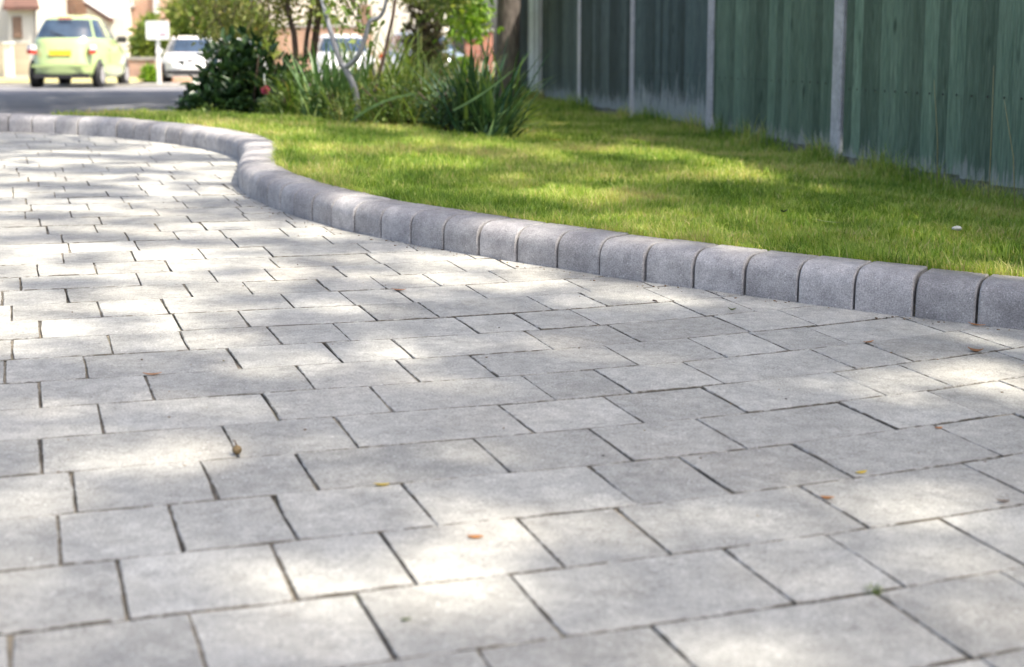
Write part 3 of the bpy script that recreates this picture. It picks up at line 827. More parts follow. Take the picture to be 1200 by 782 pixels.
big_tree((3.4, 6.6, 0.1), 'leafy tree behind the middle of the fence, its crown dappling the lawn',
         [(-4.2, 2.2, 5.6, 11.5, 7.4, 10.4, 24000, 0.15, openness)], 8.6, 0.22, 0.0)

# ------------------------------------------------------------------ the trunk at the far end of the fence
tz = 0.2
far_tree = big_tree((-0.062, 14.0, 0.2), 'dark rough tree trunk standing at the far end of the fence',
         [(-10.5, -1.2, 13.0, 27.5, 4.3, 6.5, 15000, 0.34, lambda X, Y: 0.12 + 0.8 * smooth(value_noise(X, Y, 1.1, 5), 0.70, 0.8))], 5.0, 0.122, 0.0)

# ------------------------------------------------------------------ bed of plants
def lz(x, y): return float(lawn_z(x, y))
def ground_at(px, Y): 
    x = (px - 600) / 1620 * Y * 0.99
    return Vector((x, Y, lz(x, Y)))

def shrub(name, label, cat, px, Y, rx, ry, rz, n, leaf, mat, nclump=26, spread=0.22, ratio=0.45, group=None, up=0.2, base=None, seedstems=7):
    g = ground_at(px, Y) if base is None else base
    root = tag(empty(name, g), label, cat, group)
    P, ck = clumped(n, (0, 0, 0.04), (rx, ry, rz), nclump, spread, True)
    out = P / np.array([rx, ry, rz])
    ok = np.linalg.norm(out, axis=1) < 1.18
    P, ck, out = P[ok], ck[ok], out[ok]; n = len(P)
    D = rand_dirs(n) * 0.7 + out * 0.8; D[:, 2] += up
    Nn = rand_dirs(n, 1.4)
    rnd = np.clip(ck * 0.55 + rng.random(n) * 0.45, 0, 1)
    me = leaf_cloud(P, D, Nn, rng.uniform(0.6, 1.25, n) * leaf, rng.uniform(0.75, 1.2, n) * leaf * ratio, rnd)
    link('foliage', me, mat, root)
    sm = MB()
    for i in range(seedstems):
        a = rng.uniform(0, 6.28); q = rng.uniform(0.3, 0.8)
        sm.tube([(0.03 * math.cos(a), 0.03 * math.sin(a), -0.05), (rx * q * 0.5 * math.cos(a), ry * q * 0.5 * math.sin(a), rz * 0.5), (rx * q * math.cos(a), ry * q * math.sin(a), rz * 0.9)], [0.008, 0.006, 0.003], 6)
    sm.build('stems', M_bark_rust, root)
    return root
shrub('evergreen_shrub', 'dark glossy evergreen shrub with broad leaves at the left end of the planted bed', 'shrub', 292, 8.9, 0.46, 0.32, 0.53, 4200, 0.078, M_evergreen, 46, 0.13, 0.56)
shrub('leafy_plant', 'small leafy plant of lighter green below the pink flower at the front of the bed', 'plant', 335, 8.35, 0.13, 0.12, 0.17, 420, 0.045, M_lowgreen)
shrub('leafy_plant', 'low pale green plant at the foot of the evergreen shrub, left edge of the bed', 'plant', 246, 8.6, 0.12, 0.1, 0.13, 320, 0.04, M_lowgreen)
shrub('leafy_plant', 'tangled mid green plant filling the gap between the evergreen shrub and the forked stem', 'plant', 352, 8.6, 0.22, 0.16, 0.30, 900, 0.05, M_lowgreen)
shrub('ground_cover', 'low mat of small blue green leaves in front of the grey forked stem', 'plant', 470, 7.5, 0.40, 0.24, 0.24, 2400, 0.028, M_lowgreen, 40)
shrub('ground_cover', 'dark low mat of small leaves left of the iris clump', 'plant', 535, 7.25, 0.27, 0.2, 0.24, 1700, 0.03, M_iris, 30)
shrub('leafy_plant', 'bushy green plant at the foot of the tall strap leaves', 'plant', 395, 7.8, 0.18, 0.12, 0.17, 500, 0.034, M_lowgreen)

def strap_clump(name, label, px, Y, n, L, W, mat, spread=0.08, el=(0.9, 1.5), droop=(0.4, 1.8), group=None, azr=(0, 6.28)):
    g = ground_at(px, Y)
    root = tag(empty(name, g), label, 'plant', group)
    R = np.c_[rng.normal(0, spread, n), rng.normal(0, spread, n), np.full(n, -0.02)]
    me = strap(R, rng.uniform(*azr, n), rng.uniform(*el, n), rng.uniform(0.55, 1.05, n) * L, rng.uniform(0.6, 1.1, n) * W, rng.uniform(*droop, n), rng.random(n))
    link('leaves', me, mat, root)
    return root
strap_clump('strap_leaf_plant', 'tall clump of pale upright strap leaves left of the grey forked stem', 391, 7.9, 95, 0.54, 0.032, M_pale_strap, 0.06, (1.05, 1.55), (0.1, 0.9))
strap_clump('strap_leaf_plant', 'loose clump of arching green strap leaves beside the pink flower', 362, 8.05, 70, 0.48, 0.022, M_strap, 0.07, (0.7, 1.4), (0.5, 1.7))
strap_clump('strap_leaf_plant', 'bright green clump of tall strap leaves right of the grey forked stem', 456, 8.3, 210, 0.74, 0.022, M_strap, 0.14, (0.8, 1.5), (0.4, 1.5))
strap_clump('strap_leaf_plant', 'shaggy clump of thin drooping leaves in the middle of the bed', 497, 7.9, 300, 0.62, 0.013, M_strap, 0.16, (0.6, 1.45), (0.8, 2.2))
strap_clump('strap_leaf_plant', 'grassy clump of fine arching leaves at the front of the bed', 440, 7.55, 200, 0.36, 0.010, M_strap, 0.14, (0.5, 1.4), (0.8, 2.2))
strap_clump('iris_plant', 'dark blue green iris clump with sword leaves at the right end of the bed', 566, 7.15, 130, 0.58, 0.030, M_iris, 0.06, (0.85, 1.5), (0.15, 1.2))
strap_clump('iris_plant', 'smaller iris fan leaning right over the lawn', 584, 6.95, 40, 0.46, 0.026, M_iris, 0.04, (0.5, 1.3), (0.4, 1.4), azr=(-1.2, 1.2))
def single_blade(label, a, b, c, w, mat):
    """one long arching leaf from a over b to c"""
    root = tag(empty('long_leaf', a), label, 'leaf')
    a, b, c = Vector(a), Vector(b), Vector(c)
    pts = [(1 - t) ** 2 * a + 2 * t * (1 - t) * b + t * t * c for t in np.linspace(0, 1, 9)]
    m = MB(); vs = []; fs = []
    for i, p in enumerate(pts):
        ww = w * (1 - abs(i / 8 - 0.35)) * (0.15 if i == 8 else 1)
        vs += [p - a + Vector((0, -ww / 4, -ww / 2)), p - a + Vector((0, 0, 0)), p - a + Vector((0, -ww / 4, ww / 2))]
    for i in range(8):
        fs += [(3 * i, 3 * i + 1, 3 * i + 4, 3 * i + 3), (3 * i + 1, 3 * i + 2, 3 * i + 5, 3 * i + 4)]
    m.add(vs, fs, True); m.build('blade', mat, root)
    me = root.children[0].data
    at_ = me.attributes.new('rnd', 'FLOAT', 'POINT'); at_.data.foreach_set('value', [0.95] * len(me.vertices))
single_blade('long pale leaf arching low across the front of the bed', at(404, 146, 7.3), at(440, 112, 7.2), at(492, 108, 7.1), 0.018, M_pale_strap)
single_blade('pale green leaf slanting up through the iris clump', at(530, 128, 6.9), at(565, 112, 6.85), at(606, 78, 6.8), 0.015, M_pale_strap)

# pink flower on its stalk
root = tag(empty('flower', ground_at(311, 8.3)), 'pink flower head with a pale bud above it, in front of the evergreen shrub', 'flower')
g0 = Vector(root.location)
fp = at(310, 105, 8.3) - g0
mb = MB(); mb.tube([(0.02, 0.02, 0), fp * 0.5 + Vector((0.01, 0, 0)), fp], [0.004, 0.003, 0.003], 6); mb.build('stalk', M_stem, root)
n = 70; d = rand_dirs(n, 0.2)
me = leaf_cloud(np.tile(np.array(fp), (n, 1)), d, rand_dirs(n), np.full(n, 0.03), np.full(n, 0.02), rng.random(n))
link('petals', me, leaf_mat('pink_petal', [(0, (0.55, 0.06, 0.18)), (1, (0.80, 0.22, 0.36))], 0.5, 0.3), root)
mb = MB(); mb.tube([fp + Vector((0, 0, 0.02)), fp + Vector((-0.004, 0, 0.06)), fp + Vector((-0.004, 0, 0.098))], [0.004, 0.006, 0.003], 8)
mb.build('bud', simple('pale_bud', (0.72, 0.74, 0.66), 0.5), root)

# grey forked stem
def stems_tree(label, mat, limbs, root_px, Y, name='sapling'):
    g = ground_at(root_px, Y)
    r = tag(empty(name, g), label, 'tree')
    for i, (pts, rad) in enumerate(limbs):
        P = [at(a, b, Y + dy) - g for a, b, dy in pts]
        if i == 0: P[0] = Vector((0, 0, -0.05))
        m = MB()
        # resample for a smooth bend
        A = spline(np.array([tuple(p) for p in P]), 5)
        m.tube([Vector(q) for q in A], list(np.interp(np.linspace(0, 1, len(A)), np.linspace(0, 1, len(rad)), rad)), 10)
        m.build('trunk' if i == 0 else 'branch', mat, r)
    return r
forked = stems_tree('slender smooth grey stem that forks into a V above the strap leaves', M_bark_grey,
    [([(419, 134, 0), (416, 108, 0), (405, 82, 0), (400, 75, 0)], [0.019, 0.017, 0.016]),
     ([(401, 78, 0), (394, 58, 0), (386, 30, 0.05), (377, -5, 0.1), (366, -70, 0.2), (350, -190, 0.3)], [0.015, 0.014, 0.013, 0.011, 0.008, 0.004]),
     ([(403, 80, 0), (418, 68, -0.03), (428, 46, -0.05), (434, 27, -0.06), (447, 20, -0.06), (455, -4, -0.08), (470, -90, -0.1), (475, -200, -0.1)], [0.015, 0.014, 0.012, 0.010, 0.008, 0.004])], 419, 7.55)
rusty = stems_tree('thin dark rusty stem right of the grey forked stem', M_bark_rust,
    [([(432, 122, 0), (440, 100, 0), (449, 70, 0), (455, 45, 0), (462, 15, 0), (468, -40, 0.1), (470, -160, 0.2)], [0.012, 0.011, 0.010, 0.009, 0.008, 0.004])], 432, 7.9)
def hanging_leaves(parent, boxes, n, leaf, mat, nclump=60, sp=0.07, droop=-0.5, name='foliage'):
    """foliage gathered about twigs; boxes: (px0, px1, py0, py1, Y0, Y1)"""
    C = []
    for (a, b, c, d, y0, y1, wgt) in boxes:
        m = int(nclump * wgt)
        for i in range(m): C.append(tuple(at(rng.uniform(a, b), rng.uniform(c, d), rng.uniform(y0, y1))))
    C = np.array(C); k = rng.integers(0, len(C), n)
    tone = rng.random(len(C))[k]
    P = C[k] + rng.normal(0, sp, (n, 3)) - np.array(parent.matrix_world.translation if False else parent.location)
    D = rand_dirs(n, droop)
    me = leaf_cloud(P, D, rand_dirs(n, 0.6), rng.uniform(0.6, 1.2, n) * leaf, rng.uniform(0.4, 0.65, n) * leaf, np.clip(tone * 0.5 + rng.random(n) * 0.5, 0, 1))
    link(name, me, mat, parent)
    tw = MB()
    for i in range(0, len(C), 2):
        p = Vector(C[i]) - Vector(parent.location)
        tw.tube([p + Vector((rng.normal(0, .1), rng.normal(0, .1), 0.16)), p, p + Vector((rng.normal(0, .05), rng.normal(0, .05), -0.08))], [0.004, 0.003, 0.0015], 5)
    tag(tw.build('twigs', M_bark_rust, parent), kind='stuff')
multi = stems_tree('bushy small tree with several dark stems and yellowish leaves behind the evergreen shrub', M_bark_rust,
    [([(347, 72, 0), (346, 50, 0), (341, 25, 0), (337, -10, 0), (330, -120, 0)], [0.022, 0.020, 0.018, 0.016, 0.008]),
     ([(357, 74, 0.1), (360, 45, 0.1), (366, 15, 0.1), (367, -20, 0.1), (372, -140, 0.1)], [0.018, 0.016, 0.014, 0.012, 0.006]),
     ([(366, 74, 0.3), (371, 40, 0.3), (375, 10, 0.3), (378, -20, 0.3), (392, -150, 0.3)], [0.028, 0.026, 0.024, 0.02, 0.008])], 350, 9.6, 'small_tree')
hanging_leaves(multi, [(222, 325, -60, 40, 9.2, 10.3, 1.0), (255, 315, 30, 58, 9.3, 10.0, 0.28), (300, 370, -60, 14, 9.4, 10.2, 0.5), (330, 430, -40, 10, 9.5, 10.2, 0.45), (430, 505, -60, 8, 9.6, 10.4, 0.35), (340, 470, -160, -25, 9.2, 10.2, 0.7), (200, 330, -160, -60, 9.2, 10.4, 0.7)], 6400, 0.042, M_olive, 75, 0.075)
hanging_leaves(forked, [(395, 440, 5, 40, 7.5, 7.9, 0.12), (380, 400, 8, 20, 7.5, 7.8, 0.05)], 90, 0.05, M_strap, 60, 0.05)
hanging_leaves(far_tree, [(528, 562, -30, 26, 14.6, 15.4, 0.8), (542, 560, 26, 36, 12.8, 13.2, 0.12), (500, 590, -120, -25, 12.6, 13.6, 0.8)], 2000, 0.085, M_bright, 50, 0.085, name='low_leaves')

hanging_leaves(far_tree, [(500, 552, -50, 12, 13.2, 14.0, 1.0)], 900, 0.08, M_hedge, 40, 0.09, name='dull_leaves')  # more low foliage, in the duller hedge green

# ------------------------------------------------------------------ bigger shrubs and hedges beyond the road
def bush(name, label, cat, px, base_py, Y, wpx, hpx, n, leaf, mat, group=None, nclump=40, depth=0.6):
    sc = Y / 1620
    b = at(px, base_py, Y)
    return shrub(name, label, cat, px, Y, wpx / 2 * sc, wpx / 2 * sc * depth, hpx * sc, n, leaf, mat, nclump, 0.2, 0.55, group, 0.2, base=b)
bush('shrub', 'brownish open shrub beyond the bed, left of the red brick pillar', 'shrub', 503, 92, 17.0, 62, 105, 1900, 0.09, M_brownleaf)
bush('shrub', 'sunlit yellow green bush low between the bed and the tree trunk', 'shrub', 541, 92, 19.0, 26, 20, 600, 0.09, M_bright)
bush('hedge_bush', 'bright green bush behind the white sign board', 'shrub', 176, 72, 47.0, 42, 46, 1900, 0.24, M_hedge, 'garden bushes across the road')
bush('hedge_bush', 'tall grey green bush above the roof of the white car', 'shrub', 224, 72, 50.0, 72, 110, 2600, 0.26, M_hedge, 'garden bushes across the road')
bush('hedge_bush', 'rounded green bush directly behind the small multi stemmed tree', 'shrub', 285, 72, 49.0, 70, 80, 2200, 0.26, M_hedge, 'garden bushes across the road')
bush('hedge_bush', 'small yellow green bush low beside the white sign post', 'shrub', 174, 97, 40.0, 18, 19, 500, 0.14, M_bright, 'garden bushes across the road')
bush('hedge_bush', 'dark bush between the pale houses and the white van', 'shrub', 378, 75, 55.0, 50, 60, 1400, 0.28, M_hedge, 'garden bushes across the road')

# ------------------------------------------------------------------ houses across the road
M_render = simple('cream_render', (0.72, 0.69, 0.62), 0.8, 0.04, 0.8)
M_trim = simple('white_paint', (0.80, 0.80, 0.80), 0.5, 0.03, 2)
M_roof = simple('roof_tile', (0.13, 0.066, 0.05), 0.8, 0.25, 4.0)
M_dark_frame = simple('brown_frame', (0.26, 0.17, 0.12), 0.6)
M_pipe = simple('grey_pipe', (0.30, 0.27, 0.25), 0.6)
M_timber = simple('pale_timber', (0.48, 0.43, 0.34), 0.8, 0.2, 3)
def glass_mat(name, c=(0.05, 0.07, 0.09)):
    m, nt, b = new_mat(name)
    b.inputs['Base Color'].default_value = (*c, 1); b.inputs['Roughness'].default_value = 0.06
    b.inputs['Specular IOR Level'].default_value = 0.8
    f = noise(nt, objco(nt), 2.0, 2)
    nt.links.new(ramp(nt, f, [(0.3, tuple(x * 0.7 for x in c)), (0.7, tuple(x * 1.4 for x in c))]), b.inputs['Base Color'])
    return m
M_glass = glass_mat('window_glass', (0.10, 0.13, 0.16))
def brick_mat(name, c1, c2, mortar, sc=1.0):
    m, nt, b = new_mat(name)
    t = node(nt, 'ShaderNodeTexBrick'); t.inputs['Scale'].default_value = 1.0
    t.inputs['Brick Width'].default_value = 0.225; t.inputs['Row Height'].default_value = 0.075; t.inputs['Mortar Size'].default_value = 0.010
    t.inputs['Color1'].default_value = (*c1, 1); t.inputs['Color2'].default_value = (*c2, 1); t.inputs['Mortar'].default_value = (*mortar, 1)
    mp = node(nt, 'ShaderNodeMapping'); mp.inputs['Rotation'].default_value = (math.pi / 2, 0, 0)
    nt.links.new(objco(nt), mp.inputs['Vector']); nt.links.new(mp.outputs['Vector'], t.inputs['Vector'])
    c = mix(nt, 1.0, t.outputs['Color'], maprange(nt, noise(nt, pos(nt), 1.2, 3), 0.3, 0.7, 0.8, 1.2), 'MULTIPLY')
    nt.links.new(c, b.inputs['Base Color']); b.inputs['Roughness'].default_value = 0.85
    return m
M_brick = brick_mat('orange_brick', (0.48, 0.24, 0.15), (0.56, 0.31, 0.20), (0.50, 0.44, 0.38))
M_brick_red = brick_mat('red_brick', (0.42, 0.12, 0.07), (0.50, 0.18, 0.10), (0.40, 0.33, 0.28))

def px_box(m, x0, x1, y0, y1, Y, depth, back=0.0):
    """box whose face stands Y metres ahead between two bearings"""
    a = at(x0, y1, Y); b = at(x1, y0, Y)
    m.box(((a.x + b.x) / 2, Y + depth / 2 + back, (a.z + b.z) / 2), (b.x - a.x, depth, b.z - a.z))
    return m
def part_box(name, x0, x1, y0, y1, Y, depth, mat, parent):
    m = MB(); px_box(m, x0, x1, y0, y1, Y, depth)
    me = m.mesh(name)
    c = sum((v.co for v in me.vertices), Vector()) / 8
    for v in me.vertices: v.co -= c
    return link(name, me, mat, parent, c - Vector(parent.location))
HY = 48.0
base = at(20, 97, HY)
house = tag(empty('house', base), 'white rendered house with a brown tiled porch at the left edge', 'house')
part_box('wall', -120, 48, -330, 97, HY + 1.5, 3.2, M_render, house)
w = part_box('window', -40, -12, -60, 30, HY + 1.42, 0.1, M_trim, house)
part_box('pane', -37, -15, -56, 26, HY + 1.38, 0.05, M_glass, house).parent = w; w.children[0].location = w.children[0].location - w.location
# porch: walls, roof, brown window, downpipe
part_box('porch_wall', 11, 43, 12, 97, HY - 0.4, 1.9, M_render, house)
m = MB()
a = at(6, 14, HY - 0.7); b = at(49, 14, HY - 0.7); c = at(44, -6, HY + 1.5); d = at(12, -6, HY + 1.5)
vs = [v - base for v in (a, b, c, d)]; vs += [v + Vector((0, 0.02, 0.12)) for v in vs]
m.add(vs, [(0, 1, 2, 3), (7, 6, 5, 4), (0, 4, 5, 1), (1, 5, 6, 2), (2, 6, 7, 3), (3, 7, 4, 0)])
m.build('porch_roof', M_roof, house)
w = part_box('window', 16.5, 27, 21, 46, HY - 0.45, 0.12, M_dark_frame, house)
p_ = part_box('pane', 18, 25.5, 23, 44, HY - 0.48, 0.06, M_dark_frame, house); p_.parent = w; p_.location = p_.location - w.location
part_box('downpipe', 42.5, 44.2, 14, 60, HY - 0.5, 0.08, M_pipe, house)

HB = 53.0
base = at(120, 97, HB)
house2 = tag(empty('house', base), 'orange brick house with a white gable bay and a lean-to roof behind the green car', 'house')
part_box('wall', 80.2, 192, -330, 97, HB, 7, M_brick, house2)
part_box('bay', 104, 148.5, -330, 97, HB - 0.9, 0.88, M_render, house2)
w = part_box('window', 149.5, 158, -30, 9, HB - 0.10, 0.14, M_trim, house2)
p_ = part_box('pane', 151, 156.5, -28, 6.5, HB - 0.13, 0.08, M_glass, house2); p_.parent = w; p_.location = p_.location - w.location
part_box('sill', 148.6, 159.5, 9.2, 11.5, HB - 0.16, 0.15, M_pipe, house2)
part_box('pipe', 182, 188, -40, 18, HB - 0.15, 0.12, M_trim, house2)
w = part_box('window', 112, 126, -40, 1.5, HB - 1.0, 0.12, M_trim, house2)
p_ = part_box('pane', 114, 124, -38, 0, HB - 1.04, 0.08, M_glass, house2); p_.parent = w; p_.location = p_.location - w.location
m = MB()
a = at(101, 9, HB - 1.3); b = at(131, 28, HB - 1.3)
for (dz, th) in ((0.0, 0.0),):
    q = [a, b, b + Vector((0, 1.2, 0)), a + Vector((0, 1.2, 0))]
    vs = [v - base for v in q] + [v - base + Vector((0.02, 0, 0.17)) for v in q]
    m.add(vs, [(3, 2, 1, 0), (4, 5, 6, 7), (0, 1, 5, 4), (1, 2, 6, 5), (2, 3, 7, 6), (3, 0, 4, 7)])
m.build('lean_to_roof', M_roof, house2)
m = MB(); q = [v + Vector((0, -0.03, 0.17)) for v in (a, b)]
vs = [q[0] - base, q[1] - base, q[1] - base + Vector((0, 0, 0.1)), q[0] - base + Vector((0, 0, 0.1))]; vs += [v + Vector((0, 0.9, 0)) for v in vs]
m.add(vs, [(0, 1, 2, 3), (7, 6, 5, 4), (3, 2, 6, 7), (0, 4, 5, 1), (1, 5, 6, 2), (0, 3, 7, 4)])
m.build('verge_board', M_trim, house2)

base = at(400, 80, 62)
house3 = tag(empty('house', base), 'pale rendered house far behind the stems of the planted bed', 'house')
part_box('wall', 300, 520, -330, 80, 62, 7, M_render, house3)
for wx in (330, 395, 445):
    w = part_box('window', wx, wx + 22, -75, -36, 61.9, 0.15, M_trim, house3)
    p_ = part_box('pane', wx + 2, wx + 20, -72, -39, 61.86, 0.08, M_glass, house3); p_.parent = w; p_.location = p_.location - w.location
part_box('door', 424, 436, 8, 60, 61.9, 0.15, M_dark_frame, house3)

base = at(370, 75, 50)
gw = tag(empty('garden_wall', base), 'low orange brick garden wall far behind the planted bed', 'wall')
part_box('wall', 298, 436, 33, 92, 50, 0.25, M_brick, gw)
part_box('coping', 297, 437, 30.5, 32.9, 49.96, 0.33, M_pave_far, gw)
base = at(560, 78, 30)
bp = tag(empty('brick_pillar', base), 'red brick gate pillar seen beside the far tree trunk', 'pillar')
part_box('shaft', 566, 577, 38, 95, 30, 0.3, M_brick_red, bp)
part_box('cap', 564.6, 578.4, 35, 37.9, 29.95, 0.4, M_pave_far, bp)
base = at(550, 78, 31)
bp = tag(empty('garden_wall', base), 'short red brick wall between the yellow green bush and the brick pillar', 'wall')
part_box('wall', 545, 563, 46, 95, 31, 0.25, M_brick_red, bp)
part_box('coping', 544.5, 563.5, 44, 45.9, 30.96, 0.33, M_pave_far, bp)
base = at(164, 96, 44)
bp = tag(empty('garden_wall', base), 'weathered low brick wall between the green car and the white sign', 'wall')
part_box('wall', 148, 181, 70, 98, 44, 0.25, M_brick, bp)
part_box('coping', 147.5, 181.5, 67, 69.9, 43.96, 0.35, M_pave_far, bp)
# left edge: gate pillar and pale boarded fence, dry verge
base = at(8, 96, 43)
gp = tag(empty('gate_pillar', base), 'white gate pillar at the left edge in front of the pale fence', 'pillar')
part_box('shaft', 4.5, 13, 52, 97, 42.6, 0.25, M_render, gp)
part_box('cap', 3.6, 13.9, 49.5, 51.9, 42.55, 0.35, M_trim, gp)
gf = tag(empty('garden_fence', at(20, 96, 43)), 'low pale timber garden fence left of the green car', 'fence')
x = -40.0
while x < 34:
    part_box('board', x, x + 3.7, 51 + rng.uniform(-.6, .6), 88, 43.2, 0.03, M_timber, gf); x += 3.95
sheet('verge', np.linspace(-30, -10.5, 30), np.linspace(38.5, 43.1, 12), lambda X, Y: road_z(Y) + 0.05 + 0.12 * smooth(Y, 38.5, 41.0), simple('dry_grass', (0.42, 0.38, 0.17), 0.9, 0.3, 2.0))

# ------------------------------------------------------------------ street sign
base = at(185.5, 97.5, 33.4); base.z = road_z(33.6)
sg = tag(empty('street_sign', base), 'white rectangular sign board on a white post between the two cars', 'sign')
part_box('post', 183.4, 187.2, 44, 98, 33.40, 0.07, M_trim, sg)
o = part_box('board', 172, 199, 26, 47.3, 33.36, 0.035, M_trim, sg)
bm = bmesh.new(); bm.from_mesh(o.data); ee = [e for e in bm.edges if abs((e.verts[0].co - e.verts[1].co).normalized().y) > 0.9]
bmesh.ops.bevel(bm, geom=ee, offset=0.022, segments=3, affect='EDGES'); bm.to_mesh(o.data); bm.free()
part_box('lettering', 188, 195.5, 39.6, 41.6, 33.345, 0.014, simple('faded_purple', (0.55, 0.35, 0.45), 0.6), sg)

# ------------------------------------------------------------------ cars
M_tyre = simple('tyre_rubber', (0.02, 0.02, 0.021), 0.8)
M_alloy = simple('alloy', (0.62, 0.62, 0.64), 0.3, 0.05, 3, 0.6)
M_black = simple('black_plastic', (0.025, 0.025, 0.028), 0.6)
M_carglass = glass_mat('car_glass', (0.035, 0.055, 0.085))
M_red = simple('red_lens', (0.50, 0.03, 0.02), 0.2)
M_clear = simple('clear_lens', (0.75, 0.76, 0.78), 0.15)
M_yellow = simple('yellow_plate', (0.85, 0.62, 0.04), 0.5)
M_whiteplate = simple('white_plate', (0.80, 0.80, 0.78), 0.5)
M_seat = simple('seat_fabric', (0.45, 0.44, 0.43), 0.8)
def car_body(levels, rear, front, half, n_exp, npts=72):
    """stacked outlines: levels z, x of tail, x of nose, half width at each; returns point grid"""
    z = np.linspace(levels[0], levels[-1], 46)
    r = np.interp(z, levels, rear); f = np.interp(z, levels, front); w = np.interp(z, levels, half); e = np.interp(z, levels, n_exp)
    th = np.linspace(0, 2 * np.pi, npts, endpoint=False) + np.pi / npts
    G = np.zeros((len(z), npts, 3))
    for i in range(len(z)):
        c = np.cos(th); s_ = np.sin(th)
        # equalise spacing a little between ends and sides
        px = np.sign(c) * np.abs(c) ** (2 / e[i]); py = np.sign(s_) * np.abs(s_) ** (2 / e[i])
        G[i, :, 0] = (r[i] + f[i]) / 2 + px * (f[i] - r[i]) / 2
        G[i, :, 1] = py * w[i]; G[i, :, 2] = z[i]
    return G
def make_car(label, loc, rz, paint, levels, rear, front, half, n_exp, glass_z, wheels, wheel_r, rear_view, group=None, plate=None):
    root = tag(empty('parked_car', loc, rz), label, 'car', group)
    G = car_body(levels, rear, front, half, n_exp)
    nz, nt_, _ = G.shape
    body = MB(); glass = {'rear_window': MB(), 'windscreen': MB(), 'side_window': MB()}
    x0, x1 = rear[0], front[0]
    zlo, zhi = glass_z
    xr = np.interp(zlo, levels, rear); xf = np.interp(zlo, levels, front)
    body_f = []; gl = {k: [] for k in glass}
    for i in range(nz - 1):
        for k in range(nt_):
            k2 = (k + 1) % nt_
            q = (i * nt_ + k, i * nt_ + k2, (i + 1) * nt_ + k2, (i + 1) * nt_ + k)
            ctr = (G[i, k] + G[i, k2] + G[i + 1, k] + G[i + 1, k2]) / 4
            nrm = np.cross(G[i, k2] - G[i, k], G[i + 1, k] - G[i, k])
            tgt = None
            if zlo < ctr[2] < zhi:
                L = np.linalg.norm(nrm) + 1e-9; nx, ny = nrm[0] / L, nrm[1] / L
                wloc = np.interp(ctr[2], levels, half)
                if abs(ctr[1]) < wloc * 0.84 and nx < -0.25: tgt = 'rear_window'
                elif abs(ctr[1]) < wloc * 0.88 and nx > 0.2: tgt = 'windscreen'
                elif abs(ny) > 0.6:
                    a_ = (ctr[0] - np.interp(ctr[2], levels, rear)) / (np.interp(ctr[2], levels, front) - np.interp(ctr[2], levels, rear))
                    if 0.13 < a_ < 0.46 or 0.5 < a_ < 0.86: tgt = 'side_window'
            (body_f if tgt is None else gl[tgt]).append(q)
    flat = [tuple(v) for v in G.reshape(-1, 3)]
    cap = tuple((nz - 1) * nt_ + k for k in range(nt_)); bot = tuple(range(nt_))[::-1]
    body.add(flat, body_f + [cap, bot], True)
    b = body.build('body', paint, root)
    for k, fl in gl.items():
        if fl: glass[k].add(flat, fl, True); glass[k].build(k, M_carglass, root)
    wd = half[1] if len(half) > 1 else half[0]
    wmax = max(half)
    for wx in wheels:
        q_ = abs(wx - (rear[2] + front[2]) / 2) / ((front[2] - rear[2]) / 2)
        wmax = half[2] * (1 - q_ ** n_exp[2]) ** (1 / n_exp[2])
        for sgn in (-1, 1):
            a = MB(); a.lathe([(0.02, 0), (wheel_r + 0.06, 0), (wheel_r + 0.06, -sgn * 0.05)], (wx, sgn * (wmax + 0.004), wheel_r), 'Y', 24)
            a.build('wheel_arch', M_black, root)
            t = MB(); h = 0.095
            t.lathe([(wheel_r * 0.62, -h), (wheel_r * 0.93, -h), (wheel_r, -h * 0.6), (wheel_r, h * 0.6), (wheel_r * 0.93, h), (wheel_r * 0.62, h)], (0, 0, 0), 'Y', 28)
            wheel = t.build('wheel', M_tyre, root, (wx, sgn * (wmax - 0.075), wheel_r))
            r_ = MB(); r_.lathe([(0.03, sgn * 0.06), (wheel_r * 0.2, sgn * 0.088), (wheel_r * 0.56, sgn * 0.075), (wheel_r * 0.63, sgn * 0.097)], (0, 0, 0), 'Y', 24)
            for q in range(7):
                an = q * 2 * math.pi / 7
                r_.box((wheel_r * 0.38 * math.cos(an), sgn * 0.088, wheel_r * 0.38 * math.sin(an)), (wheel_r * 0.42, 0.02, 0.05), Matrix.Rotation(-an, 3, 'Y'))
            r_.build('rim', M_alloy, wheel)
    return root, G
PA = simple('pale_green_paint', (0.40, 0.51, 0.22), 0.25, 0.02, 1.0, 0.0, 0.8)
PW = simple('white_car_paint', (0.80, 0.80, 0.80), 0.25, 0.02, 1.0, 0.0, 0.8)
PB = simple('silver_blue_paint', (0.45, 0.52, 0.60), 0.25, 0.03, 1.0, 0.2, 0.8)

# pale green small hatchback, seen from behind
gx, gy = (71 - 600) / 1620 * 30.6, 31.0
loc = Vector((gx - 0.05, gy, road_z(gy)))
lv = [0.22, 0.32, 0.52, 0.76, 0.91, 1.01, 1.12, 1.34, 1.53, 1.62, 1.655]
rr = [0.12, 0.02, 0.00, 0.09, 0.15, 0.20, 0.28, 0.46, 0.68, 0.92, 1.30]
ff = [3.58, 3.68, 3.70, 3.64, 3.40, 3.00, 2.75, 2.42, 2.10, 1.90, 1.62]
hw = [0.74, 0.81, 0.84, 0.835, 0.815, 0.785, 0.745, 0.665, 0.58, 0.50, 0.34]
ex = [3.6, 3.4, 3.2, 3.2, 3.2, 3.4, 3.6, 3.6, 3.4, 3.0, 2.6]
car, G = make_car('pale green hatchback parked across the road, seen from behind', loc, math.radians(90 + 3.0), PA, lv, rr, ff, hw, ex, (1.10, 1.52), (0.62, 3.02), 0.29, True)
def on_tail(y, z, dx=-0.01):
    return Vector((np.interp(z, lv, rr) + dx, y, z))
